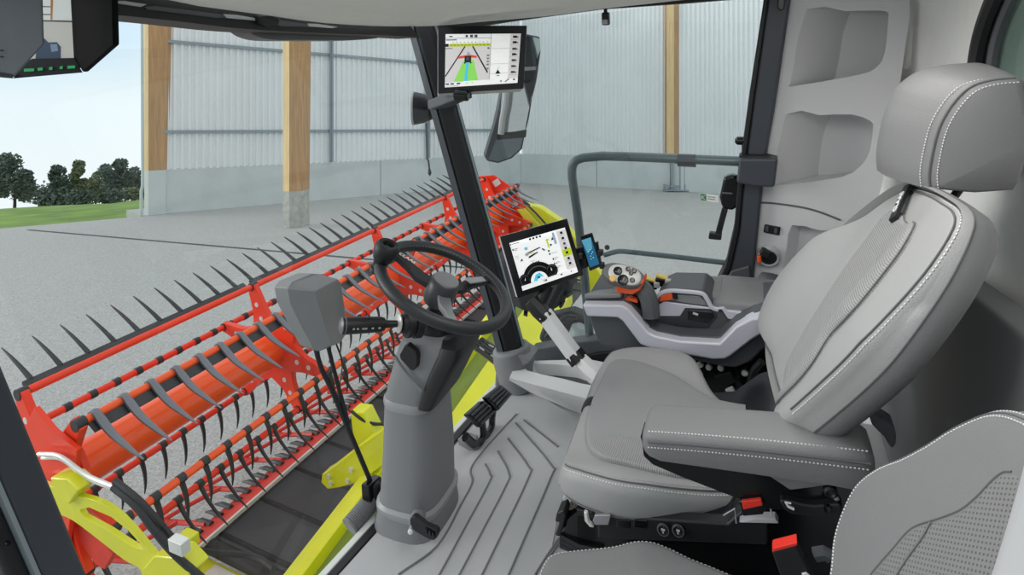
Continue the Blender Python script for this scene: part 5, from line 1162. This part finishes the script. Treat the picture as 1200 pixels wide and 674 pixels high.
b = B(); q = cc_([(834, 363), (846, 363), (853, 374), (884, 378), (884, 368), (852, 364.5), (848, 361)], RM2 - .012); b.prism(q, (.03, 0, 0)); cns.part('rear_rail', b, M_sil, bevel=.004)
b = B(); q = cr(cc_([(765, 366), (767, 354), (773, 345), (784, 341), (800, 341.5), (822, 344), (828, 350), (834, 360), (842, 363)], RM2 - .004), 4); b.tube(q, .0075, 6); cns.part('trim_loop', b, M_sil)
b = B(); q = cc_([(784, 345), (820, 347), (826, 353), (829, 359), (800, 355), (786, 352)], RM2 - .004); b.prism(q, (.02, 0, 0)); cns.part('switch_field', b, M_pl, bevel=.003)
b = B(); q = cc_([(772, 354), (774, 347), (785, 343.5), (788, 346), (788, 352)], RM2 - .012); b.prism(q, (.02, 0, 0)); cns.part('orange_rocker', b, M_oran, bevel=.003, label='orange rocker')
b = B(); q = cc_([(787, 345), (792, 344), (795, 351), (790, 352)], RM2 - .010); b.prism(q, (.02, 0, 0)); cns.part('black_rocker', b, M_bks, bevel=.003)
zT = -.885
def sec(f_, zt, r0=1.90, r1=2.12, h=.05): return [V((r0 + (r1 - r0) * x, f_, zt + z * h)) for x, z in ((.01, -1), (0, -.3), (.03, -.08), (.10, 0), (.90, 0), (.97, -.08), (1, -.3), (.99, -1))]
b = B(); b.loft([sec(.145, zT - .03, h=.02), sec(.14, zT - .008), sec(.125, zT), sec(0, zT), sec(-.15, zT - .004), sec(-.16, zT - .02)]); cns.part('arm_pad', b, M_lead, sharp=60, label='grey padded arm rest')
b = B(); b.loft([sec(.285, zT - .03, r0=1.94, r1=2.1, h=.03), sec(.275, zT - .012, r0=1.93, r1=2.1), sec(.25, zT - .002, r0=1.925, r1=2.1), sec(.12, zT + .001, r0=1.92, r1=2.1)]); cns.part('front_pad', b, M_lead, sharp=60)
# little levers behind the joystick
for k, (px, py) in enumerate(((763, 333), (776, 330))):
    b = B(); o_ = C(px, py, r=2.0); b.box(o_, (.03, .045, .03)); lv = cns.part('rocker_lever', b, M_bks, bevel=.006)
    b = B(); b.box(o_ + V((0, .0, .017)), (.022, .04, .008), Matrix.Rotation(.25, 3, 'X')); cns.part('yellow_cap', b, mat('cap_yellow', (226, 200, 90), .45), lv, bevel=.002)
    b = B(); b.box(o_ + V((-.012, -.022, .006)), (.02, .02, .02)); cns.part('grey_cap', b, M_pll, lv, bevel=.003)
for k, (x0, x1, y0) in enumerate(((794, 799, 326), (803, 812, 325.5), (834, 840, 328.5), (846, 853, 330))):
    b = B(); b.box(C((x0 + x1) / 2, y0, r=2.07), (.02, .03, .012)); cns.part('toggle', b, M_bks, bevel=.003)
# black frame below the console with bolts and sockets
uf = Thing('console_mount', 'black mounting frame with bolts and sockets between console and seat cushion', 'mount', C(850, 470, r=1.86))
b = B(); q = cc_([(800, 414), (850, 426), (884, 420), (900, 408), (925, 430), (925, 500), (850, 495), (800, 450)], 1.88); b.prism(q, (.06, 0, 0)); uf.part('plate', b, M_bks, bevel=.004)
for p in ((821, 427), (831, 430), (845, 431), (873, 437)):
    b = B(); b.lathe(C(*p, r=1.875), (-1, .1, .3), [(-.01, .010), (.008, .010), (.012, .006), (.012, .001)], 12); uf.part('bolt', b, M_steel)
b = B(); q = cc_([(836, 442), (856, 436), (862, 448), (846, 456)], 1.86); b.prism(q, (.03, 0, 0)); uf.part('socket_block', b, M_bk, bevel=.004)
b = B(); q = cc_([(850, 458), (858, 454), (863, 463), (852, 460)], 1.855); b.prism(q, (.01, 0, 0)); uf.part('white_tab', b, M_wht)
b = B(); b.tube(cr([C(893, 424, r=1.82), C(884, 434, r=1.83), C(880, 446, r=1.84), C(879, 456, r=1.84), C(868, 461, r=1.85)], 5), .012, 10); uf.part('cable_hose', b, M_bk)

# ================================================================== driver's seat
BO = V((1.48, .07, -1.06)); BY = V((0, -.461, .887)); BN = V((0, .887, .461)); BX = V((1, 0, 0))
seat = Thing('driver_seat', "grey leather driver's seat with white stitching and a large headrest", 'seat', V((1.48, .15, -1.5)))
def bp(*l): return [CP(px, py, BO, BN) for px, py in l]
front = [(915, 497), (960, 459), (1005, 415), (1042, 367), (1078, 312), (1102, 262), (1104, 238), (1088, 224), (1062, 211), (1040, 209), (1015, 224), (975, 258), (932, 300), (905, 335), (889, 372), (886, 410), (893, 452), (905, 492)]
ql = [CP(px, py, BO + BN * .026, BN) for px, py in front]
def bh(x, y):
    k = min(max((abs(x) - .12) / .14, 0), 1); w_ = .044 * k * k * (3 - 2 * k); return w_ * (1 - min(max((y - .55) / .25, 0), 1) * .7) - .012
P2 = [(-.003, -.002), (-.010, -.016), (-.012, -.032), (-.007, -.05), (.006, -.063), (.045, -.07)]
b = pillow(ql, BO, BX, BY, BN, .14, bh, .022, P2, 90, side_mi=1, side_from=2); bk_ = seat.part('backrest', b, [M_lea, M_lead], sharp=70)  # backrest sides get the darker leather, side shade put into the colour
ins = [(1034, 241), (1045, 244), (1048, 252), (1056, 257), (1064, 256), (1069, 264), (1060, 292), (1034, 338), (1010, 375), (985, 402), (963, 436), (940, 462), (918, 478), (910, 468), (908, 440), (914, 418), (940, 371), (979, 310), (1010, 268), (1024, 248)]
qi = [CP(px, py, BO + BN * .014, BN) for px, py in ins]
b = pillow(qi, BO + BN * .004, BX, BY, BN, .02, lambda x, y: bh(x, y) + .006, .012, [(0, -.02), (0, -.03)], 80); seat.part('back_insert', b, M_rib, bk_, sharp=70, label='finely ribbed fabric insert')
b = B(); b.tube(pad_path(qi, BO + BN * .004, BX, BY, BN, lambda x, y: bh(x, y) + .006, .012, .002, -.001, 0, .999), .0018, 6); seat.part('insert_seam', b, M_seam, bk_)
def on(path, h, O=BO, N=BN): return [CP(px, py, O + N * h, N) for px, py in path]
BA = (ql, BO, BX, BY, BN, bh, .022)
def bpath(inset, lift, i0, i1): return pad_path(*BA, inset, lift, i0, i1)
b = B(); b.tube(bpath(.012, .0008, .02, .40), .0018, 6); seat.part('back_seam', b, M_seam, bk_)
b = stitches(bpath(.005, .0012, .02, .40), 110, .0012); seat.part('back_stitching', b, M_thr, bk_)
# side panel seam
b = B(); b.tube(pad_path(*BA, -.0106, 0, .0, .42, z=-.016), .0014, 6); seat.part('side_seam', b, M_seam, bk_)
# creases of the bolster
def onb(p):
    for _ in range(3):
        h = max(bh((p - BO).dot(BX), (p - BO).dot(BY)), .004 + .016 if False else -1) + .0006; p = p * ((BO + BN * h).dot(BN) / p.dot(BN))
    return p
# strap with name
o_ = [on([(1047, 256)], .003)[0], on([(1054, 239)], .002)[0], on([(1061, 224)], -.002)[0], on([(1065, 216)], -.014)[0], on([(1069, 210)], -.04)[0]]
st_d = (o_[2] - o_[0]).normalized(); st_s = st_d.cross(BN).normalized(); b = B(); w_ = .013
b.loft([[p - st_s * w_ - BN * .004, p + st_s * w_ - BN * .004, p + st_s * w_ + BN * .003, p - st_s * w_ + BN * .003] for p in [o_[0] - st_d * .004 - BN * .006] + o_]); stp = seat.part('name_strap', b, M_bk, bk_, label='black name strap')
c1 = o_[0] + st_d * .014; ey_ = BN.cross(st_d); lt_ = text_B('CLAAS', .0185, c1 - ey_ * .0066 + BN * .0042, st_d, ey_, .0012, .0005)
seat.part('lettering', lt_, M_decal, bk_)
# headrest
prof = [C(*p, r=1.36) for p in ((1095, 222), (1094, 205), (1098, 180), (1106, 150), (1120, 125), (1140, 104), (1165, 95), (1196, 92))]
front_e = cr(prof, 4); topz = front_e[-1].z
back_e = [V((1.36, -.447, topz - .005)), V((1.36, -.46, topz - .04)), V((1.36, -.46, -.26)), V((1.36, -.45, -.33)), V((1.36, -.44, -.352)), V((1.36, -.38, -.36))]
loop = front_e + back_e; hc = V((1.36, -.40, -.25)); loops = []
for r_, off, k in ((1.352, -.006, .93), (1.358, -.001, .985), (1.37, .012, 1.0), (1.41, .042, 1.0), (1.46, .066, 1.0), (1.51, .074, 1.0), (1.56, .066, 1.0), (1.60, .044, .985), (1.625, .018, .96), (1.635, -.0, .9)):
    l = []
    for i, p in enumerate(loop):
        fr_k = min(max((p.y + .47) / .13, 0), 1); q_ = hc + (p - hc) * k; l.append(V((r_, q_.y + off * fr_k, q_.z + .018 * (off / .074) * (1 if p.z > -.2 else .0))))
    loops.append(l)
b = B(); b.loft(loops); hr2 = seat.part('headrest', b, M_lead, sharp=60)
ed = [p + V((.004, .006, 0)) for p in front_e]
b = B(); b.tube(ed, .0026, 6); seat.part('headrest_seam', b, M_seam, hr2)
b = stitches([p + V((.016, .019, .001)) for p in front_e], 48, .0012); seat.part('headrest_stitching', b, M_thr, hr2)
hcn = V((1.36, -.42, -.27)); b = stitches([(hcn + (p - hcn) * .955) + V((-.006, .0, 0)) for p in front_e], 46, .0012); seat.part('headrest_stitching', b, M_thr, hr2)
for r_ in (1.43, 1.55):
    b = B(); b.tube([V((r_, -.36, -.40)), V((r_, -.40, -.33))], .008, 10); seat.part('headrest_post', b, M_bks)
# cushion
SU = -1.05
cu = [(655, 546), (663, 519), (677, 482), (688, 452), (699, 428), (720, 414), (758, 413), (800, 419), (820, 434), (838, 457), (862, 474), (905, 487), (955, 500), (985, 530), (960, 562), (862, 584), (800, 588), (745, 585), (702, 576), (668, 562)]
qc = [C(*p, u=SU) for p in cu]; CO = V((1.48, .2, SU))
def ch(x, y):
    k = min(max((abs(x) - .13) / .13, 0), 1); fr_k = min(max((y - .12) / .12, 0), 1); return .03 * k * k - .012 * fr_k * fr_k + .0
b = pillow(qc, CO, V((1, 0, 0)), V((0, 1, 0)), V((0, 0, 1)), .075, ch, .030, [(-.004, -.04), (.002, -.06), (.03, -.075)], 90); cs_ = seat.part('cushion', b, M_lea, sharp=70)
ci = [(714, 428), (703, 448), (693, 472), (687, 498), (688, 520), (697, 535), (712, 545), (750, 555), (802, 566), (860, 570), (930, 540), (910, 490), (862, 478), (838, 472), (815, 459), (790, 444), (760, 434), (735, 428)]
qn = [C(*p, u=SU) for p in ci]
b = pillow(qn, CO + V((0, 0, .002)), V((1, 0, 0)), V((0, 1, 0)), V((0, 0, 1)), .02, lambda x, y: .008 + .010 * cos(x * 7) * 1 + ch(x, y), .012, [(0, -.012), (0, -.03)], 80); seat.part('cushion_insert', b, mat('leather_insert', (142, 143, 144), .6, noise=.03, scale=8, bump=.3, bscale=600), cs_, sharp=70)
# ribbed front-left field
cp_ = [(690, 520), (702, 515), (720, 512), (745, 517), (770, 525), (800, 535), (850, 560), (800, 562), (740, 549), (705, 539)]
qf = [C(*p, u=SU + .012) for p in cp_]
b = pillow(qf, CO + V((0, 0, .012)), V((1, 0, 0)), V((0, 1, 0)), V((0, 0, 1)), .01, lambda x, y: .002 + .010 * cos(x * 7) + ch(x, y), .008, [(0, -.012), (0, -.02)], 60); seat.part('thigh_field', b, M_rib, cs_, sharp=70, label='ribbed thigh field')
CA = (qc, CO, V((1, 0, 0)), V((0, 1, 0)), V((0, 0, 1)), ch, .030)
def cpath(inset, lift, i0, i1): return pad_path(*CA, inset, lift, i0, i1)
b = B(); b.tube(cpath(.020, .0005, .0, .04) , .001, 5)
b = B(); b.tube(cpath(.016, .0012, .66, .995), .0018, 6); seat.part('cushion_seam', b, M_seam, cs_)
b = stitches(cpath(.009, .0008, .66, .995), 95, .0013); seat.part('cushion_stitching', b, M_thr, cs_)
b = stitches(cpath(.024, .0008, .66, .995), 95, .0011); seat.part('cushion_stitching', b, mat('thread_dim', (186, 186, 186), .6), cs_)
b = B(); b.tube(cr([CO + ((p - CO) * 1.002) - V((0, 0, .052)) for p in qc[16:] + qc[:1]], 5), .0016, 6); seat.part('skirt_seam', b, M_seam, cs_)
b = B(); q = cr([C(674, 468, u=SU + .004), C(684, 462, u=SU + .012), C(691, 463, u=SU + .012)], 4); q = [C(671, 470, u=SU - .05), C(672, 468, u=SU - .012), C(676, 464, u=SU + .004), C(684, 462, u=SU + .010), C(692, 463, u=SU + .012)]
q = pad_path(*CA, .0, .002, .085, .1) ; i_ = min(((pad_path(*CA, .0, 0, k / 200, k / 200 + .001)[0] - C(676, 464, u=SU)).length, k / 200) for k in range(60))[1]; ring_ = [pad_path(*CA, k, .0015, i_, i_ + .004)[0] for k in (-.002, .003, .01, .018, .026, .04, .055)]; ring_ = [ring_[0] - V((0, 0, .05)), ring_[0] - V((0, 0, .02))] + ring_
b.tube(ring_, .020, 8, sx=.22, up=(0, 1, 0)); seat.part('front_strap', b, M_bk, cs_, label='black strap on the cushion front')
b = B(); q = cr([C(814, 430, u=SU + .01), C(830, 452, u=SU + .01), C(850, 469, u=SU + .01), C(900, 484, u=SU + .01)], 6); b = stitches(pad_path(*CA, .008, .0008, .24, .42), 45, .0009); seat.part('cushion_stitching', b, mat('thread_dim', (168, 168, 168), .6), cs_)
# left armrest
def asec(f_, zt, r0, r1, h, k=1.0):
    c_ = (r0 + r1) / 2; w_ = (r1 - r0) / 2 * k
    return [V((c_ + w_ * x, f_, zt + z * h)) for x, z in ((-.92, -1), (-1, -.7), (-1, -.28), (-.9, -.1), (-.72, -.02), (0, 0), (.72, -.02), (.9, -.1), (1, -.3), (1, -.7), (.92, -1))]
A0 = C(757, 497, r=1.13); A1 = C(1022, 520, r=1.13)
b = B(); fz = lambda t: (A0.y + (A1.y - A0.y) * t, A0.z + (A1.z - A0.z) * t)
L = []
for t_, k, h, dz in ((-.015, .7, .03, -.014), (.0, .88, .045, -.004), (.025, .97, .055, 0), (.08, 1, .062, 0), (.5, 1, .072, .004), (.85, 1, .078, .004), (.96, .97, .078, -.002), (1.0, .85, .07, -.014), (1.012, .6, .05, -.03)):
    f_, z_ = fz(t_); L.append(asec(f_, z_ + dz, 1.10, 1.215, h, k))
b.loft(L); am = seat.part('armrest', b, M_lead, sharp=60, label='padded left arm rest')
def aline(dx, dz, t0=.02, t1=.985, n=14):
    o = []
    for i in range(n + 1):
        t_ = t0 + (t1 - t0) * i / n; f_, z_ = fz(t_); o.append(V((1.10 + dx, f_, z_ + dz + .004 * sin(pi * t_))))
    return o
b = B(); b.tube(aline(-.001, -.018), .0024, 6); seat.part('armrest_seam', b, M_seam, am)
b = stitches(aline(.012, -.0035), 60, .0012); seat.part('armrest_stitching', b, M_thr, am)
b = stitches(aline(-.0015, -.030), 60, .0012); seat.part('armrest_stitching', b, M_thr, am)
b = B(); q = [C(*p, r=1.135) for p in ((752, 518), (750, 512), (760, 525), (800, 533), (870, 543), (960, 556), (1022, 570), (1015, 596), (960, 600), (900, 597), (860, 583), (800, 560), (765, 545), (754, 535))]
b.prism(q[2:] + q[:2], (.055, 0, 0)); ab = seat.part('armrest_bracket', b, M_bks, bevel=.008, label='black arm rest bracket')
b = B(); q = [C(*p, r=1.133) for p in ((884, 545), (960, 560), (1000, 563), (950, 570), (926, 573))]; b.prism(q, (-.004, 0, 0)); seat.part('bracket_panel', b, M_lead, ab, bevel=.002)
b = B(); b.lathe(C(973, 575, r=1.134), (-1, 0, 0), [(-.004, .012), (.006, .012), (.009, .008), (.006, .005), (.006, .001)], 16); seat.part('pivot_bolt', b, M_bk, ab)
b = B(); b.lathe(C(980, 583, r=1.134), (-1, 0, 0), [(-.004, .005), (.004, .005), (.006, .002)], 10); seat.part('stop_pin', b, M_rail, ab)
# seat base and side controls
b = B(); q = [C(*p, r=1.20) for p in ((672, 596), (700, 601), (760, 609), (850, 612), (890, 588), (960, 575), (1010, 575), (1010, 720), (700, 680), (672, 640))]
b.prism(q, (.5, 0, 0)); bs = seat.part('seat_base', b, M_bks, bevel=.01)
b = B(); q = [C(*p, r=1.185) for p in ((700, 604), (852, 614), (868, 600), (884, 580), (900, 580), (900, 640), (700, 632))]; b.prism(q, (.03, 0, 0)); seat.part('control_panel', b, M_bk, bs, bevel=.006)
for x0 in (722, 742):
    b = B(); q = [C(*p, r=1.183) for p in ((x0, 609), (x0 + 17, 610.5), (x0 + 17, 621), (x0, 619))]; b.prism(q, (.01, 0, 0)); seat.part('panel_key', b, M_bks, bs, bevel=.003)
for px, py in ((777.5, 620), (795, 621)):
    b = B(); o_ = C(px, py, r=1.183); b.lathe(o_, (-1, .1, .25), [(-.005, .013), (.004, .013), (.006, .010), (.003, .008), (.003, .0005)], 20); k_ = seat.part('control_knob', b, M_bk, bs)
    b = B(); b.lathe(o_, (-1, .1, .25), [(.003, .0135), (.005, .0135), (.005, .0115), (.003, .0115)], 20); b2 = B(); seat.part('knob_ring', b, mat('ring_dim', (110, 112, 114), .35, metal=.4), bs)
    b = B(); b.box(o_ + V((-.006, 0, .003)), (.003, .008, .003)); b.box(o_ + V((-.006, 0, -.002)), (.003, .003, .006)); seat.part('knob_symbol', b, M_pll, bs)
b = B(); q = [C(*p, r=1.175) for p in ((697, 604), (714, 604), (716, 606), (713, 616), (697, 616), (694, 611))]; b.prism(q, (.02, 0, 0)); seat.part('silver_lever', b, mat('lever_silver', (170, 172, 176), .3, metal=.7), bs, bevel=.004)
b = B(); q = [C(*p, r=1.172) for p in ((684, 600), (688, 602), (690, 612), (696, 619), (691, 618), (685, 611))]; b.prism(q, (.01, 0, 0)); seat.part('lever_hook', b, M_steel, bs, bevel=.002)
b = B(); q = [C(*p, r=1.175) for p in ((652, 602), (660, 598), (663, 604), (660, 618), (656, 630), (650, 628), (655, 613), (650, 612))]; b.prism(q, (.04, 0, 0)); seat.part('slide_handle', b, M_bk, bs, bevel=.004)
b = B(); q = [C(*p, r=1.2) for p in ((660, 606), (672, 598), (704, 604), (704, 650), (672, 642), (656, 632))]; b.prism(q, (.42, 0, 0)); seat.part('suspension_cover', b, M_bks, bs, bevel=.012)
for k in range(3):
    b = B(); b.tube([C(657, 628 + k * 5, r=1.2), C(680, 640 + k * 4, r=1.195), C(706, 645 + k * 4, r=1.195)], .009, 6); seat.part('bellows_fold', b, M_bks, bs)
b = B(); q = [C(*p, r=1.3) for p in ((659, 585), (666, 568), (672, 574), (672, 600), (661, 605))]; b.prism(q, (.05, 0, 0)); seat.part('front_link', b, M_pll, bs, bevel=.004)
b = B(); q = [C(*p, r=1.128) for p in ((866, 588), (874, 585), (893, 585), (897, 592), (895, 604), (870, 606))]; b.prism(q, (.012, 0, 0)); bc = seat.part('belt_buckle', b, M_bks, bevel=.004)
b = B(); q = [C(*p, r=1.124) for p in ((869, 588), (892, 585.5), (894, 593), (871, 598))]; b.prism(q, (.008, 0, 0)); seat.part('red_button', b, M_belt, bc, bevel=.002)
b = B(); q = [C(*p, r=1.158) for p in ((866, 613), (884, 608), (909, 608), (913, 614))]; b.prism(q, (.02, 0, 0)); seat.part('chrome_plate', b, M_pll, bs, bevel=.002)
b = B(); b.tube([C(902, 592, r=1.158), C(905, 605, r=1.158)], .0018, 6); b2 = B(); seat.part('wire_clip', b, M_steel, bs)
b = B(); b.tube([C(848, 604, r=1.165), C(861, 596, r=1.165), C(863, 613, r=1.165)], .002, 6); seat.part('wire_clip', b, M_rail, bs)
b = B(); q = [C(*p, r=1.12) for p in ((914, 586), (935, 590), (955, 593), (985, 591), (984, 603), (955, 606), (930, 604), (919, 598))]; b.prism(cr(q, 2, True), (.03, 0, 0)); rl = seat.part('recline_lever', b, M_bk, bevel=.005)
o_ = C(925, 594, r=1.117); b = B(); b.tube([o_ + V((0, -.008, -.003)), o_ + V((0, .002, .0))], .0028, 5); b.tube([o_ + V((0, .002, 0)), o_ + V((0, .006, .008))], .0024, 5); b.tube([o_ + V((0, -.003, .008)), o_ + V((0, .008, .008))], .0018, 5); seat.part('lever_symbol', b, M_decal, rl)
b = B(); b.lathe(C(970, 596, r=1.118), (-1, 0, 0), [(-.004, .007), (.004, .007), (.005, .003)], 12); seat.part('lever_screw', b, M_bks, rl)
b = B(); q = [C(*p, r=1.22) for p in ((1018, 480), (1030, 490), (1048, 500), (1050, 520), (1044, 525), (1036, 512), (1022, 498))]; b.prism(cr(q, 2, True), (.04, 0, 0)); seat.part('belt_guide', b, M_pld, bevel=.006)

# ================================================================== instructor seat in the foreground
bs2 = Thing('instructor_seat', 'smaller grey instructor seat with perforated insert, bottom right foreground', 'seat', V((.72, .1, -1.5)))
TO = V((.95, -.106, -.81)); TX = V((1, 0, 0)); TY = V((0, -.50, .866)).normalized(); TN = V((0, .866, .50))
edge_p = [(958, 720), (968, 672), (973, 630), (984, 596), (1000, 566), (1025, 545), (1055, 531), (1085, 514), (1115, 495), (1150, 479), (1172, 475), (1196, 480), (1222, 496), (1275, 560), (1300, 700), (1290, 860), (1100, 860), (975, 800)]
qe = [CP(px, py, TO, TN) for px, py in edge_p]
def th_(x, y): return 0.0
b = pillow(qe, TO, TX, TY, TN, .10, th_, .018, [(-.012, -.03), (-.016, -.06), (.01, -.09)], 100); M_lea2 = mat('leather_grey_worn', (122, 122, 123), .52, noise=.02, scale=8, bump=.35, bscale=420); tb_ = bs2.part('backrest', b, M_lea2, sharp=70)  # instructor seat leather darkened, shade put into its colour
inp = [(1010, 720), (1018, 680), (1030, 662), (1045, 645), (1062, 625), (1075, 616), (1100, 608), (1125, 598), (1145, 582), (1162, 564), (1175, 554), (1186, 553), (1200, 558), (1240, 600), (1250, 700), (1200, 800), (1050, 800)]
qi = [CP(px, py, TO, TN) for px, py in inp]
b = pillow(qi, TO - TN * .002, TX, TY, TN, .02, lambda x, y: .004, .010, [(0, -.012), (0, -.03)], 90); bs2.part('back_insert', b, M_perf, tb_, sharp=70, label='perforated leather insert')
b = B(); b.tube([p + TN * .0002 for p in cr(qi[:12], 6)], .0012, 6); bs2.part('insert_seam', b, M_seam, tb_)
b = B(); b.tube(cr([CP(*p, TO + TN * .003, TN) for p in ((1090, 612), (1080, 630), (1062, 655), (1040, 690))], 5), .0016, 6); bs2.part('insert_crease', b, mat('crease_grey', (110, 110, 110), .7), tb_)
TA = (qe, TO, TX, TY, TN, th_, .018)
b = stitches(pad_path(*TA, .003, .0008, .04, .5), 110, .0011); bs2.part('back_stitching', b, M_thr, tb_)
b = stitches(pad_path(*TA, .015, .0006, .04, .5), 110, .0011); bs2.part('back_stitching', b, M_thr, tb_)
b = B(); b.tube(pad_path(*TA, .009, .0002, .04, .5), .0012, 6); bs2.part('back_seam', b, M_seam, tb_)
cp2 = [(632, 690), (634, 664), (646, 648), (670, 643), (700, 640), (722, 637), (742, 632), (762, 632), (785, 640), (810, 652), (840, 664), (870, 680), (900, 720), (820, 900), (640, 860)]
q = [C(*p, u=-1.06) for p in cp2]
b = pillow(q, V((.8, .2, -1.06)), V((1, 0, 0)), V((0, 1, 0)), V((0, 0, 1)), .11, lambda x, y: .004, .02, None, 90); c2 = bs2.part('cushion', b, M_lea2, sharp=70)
b = stitches(pad_path(q, V((.8, .2, -1.06)), V((1, 0, 0)), V((0, 1, 0)), V((0, 0, 1)), lambda x, y: .004, .02, .003, .0008, .02, .6), 95, .0012); bs2.part('cushion_stitching', b, M_thr, c2)
b = B(); b.span(V((.55, .35, -1.17)), V((.93, -.1, -1.5))); bs2.part('seat_plinth', b, M_bks, bevel=.01)
# buckle
bu = Thing('seat_belt_buckle', 'dark seat belt buckle with a red top between the two seats', 'buckle', C(935, 690, r=1.0))
b = B(); q = [C(*p, r=1.0) for p in ((904, 647), (933, 639), (958, 690), (925, 705))]; b.prism(q, (.022, 0, 0)); bd = bu.part('buckle_body', b, M_bk, bevel=.004)
b = B(); q = [C(*p, r=.998) for p in ((906, 643), (934, 636), (934.5, 639.5), (905, 647.5))]; b.prism(q, (.02, 0, 0)); bu.part('red_button', b, M_belt, bd, bevel=.001)
b = B(); q = [C(*p, r=.999) for p in ((910, 650), (929, 645), (932, 651), (914, 657))]; b = B(); b.tube([C(940, 673, r=.999), C(945, 672, r=.999), C(948, 675, r=.999)], .002, 5); bu.part('buckle_mark', b, M_decal, bd)
b = B(); q = [C(*p, r=1.01) for p in ((930, 690), (958, 684), (975, 730), (940, 740))]; b.prism(q, (.012, 0, 0)); bu.part('strap', b, M_bk)
b = B(); b.tube([C(955, 650, r=1.04), C(966, 648, r=1.04), C(972, 652, r=1.04)], .012, 8); solo('hinge_tube', 'short grey tube end behind the edge of the instructor seat back', 'tube', b, M_pld)
# near wall trim, lower right corner
b = B(); q = [C(*p, y=.50) for p in ((1137, 720), (1148, 680), (1165, 628), (1185, 560), (1197, 512), (1206, 490), (1260, 470), (1300, 480), (1300, 760), (1140, 760))]
b.prism(q, V((-.03, -.02, -.01))); solo('trim_11', 'pale grey door frame trim in the lower right corner, close to the viewer', 'trim', b, M_pll, kind='structure', bevel=.012)
SUN_E = 1.5; SUN_D = tuple(R_ * .36 - F_ * .88 - U_ * .24); EXPO = 0.0
# fill lights added under the headliner to brighten the cab, no visible fitting
for nm, p, sx_, sy_, pw in (('DomeLampFront', V((1.35, .35, .10)), .7, .35, 6.5), ('DomeLampRear', V((1.2, -.15, .10)), .9, .3, 4)):
    al = bpy.data.lights.new(nm, 'AREA'); al.shape = 'RECTANGLE'; al.size = sx_; al.size_y = sy_; al.energy = pw; al.color = (1, .98, .96)
    ao = bpy.data.objects.new(nm, al); COL.objects.link(ao); ao.matrix_world = CAB @ Matrix.Translation(p)
# ================================================================== camera, light, view
cam = bpy.data.cameras.new('Camera'); co = bpy.data.objects.new('Camera', cam); COL.objects.link(co)
co.location = (0, 0, EYE); co.rotation_euler = (pi / 2, 0, 0)
cam.sensor_width = 36; cam.lens = 36 * FPX / 1200; cam.shift_y = -(337 - HY) / 1200; cam.clip_start = .05; cam.clip_end = 500
SC.camera = co
su = bpy.data.lights.new('Sun', 'SUN'); su.energy = SUN_E; su.angle = radians(25); su.color = (1, .97, .92)
so = bpy.data.objects.new('Sun', su); COL.objects.link(so); so.rotation_euler = V((SUN_D)).to_track_quat('-Z', 'Y').to_euler()
SC.view_settings.view_transform = 'Standard'; SC.view_settings.look = 'None'; SC.view_settings.gamma = 1; SC.view_settings.use_curve_mapping = False
SC.view_settings.exposure = EXPO
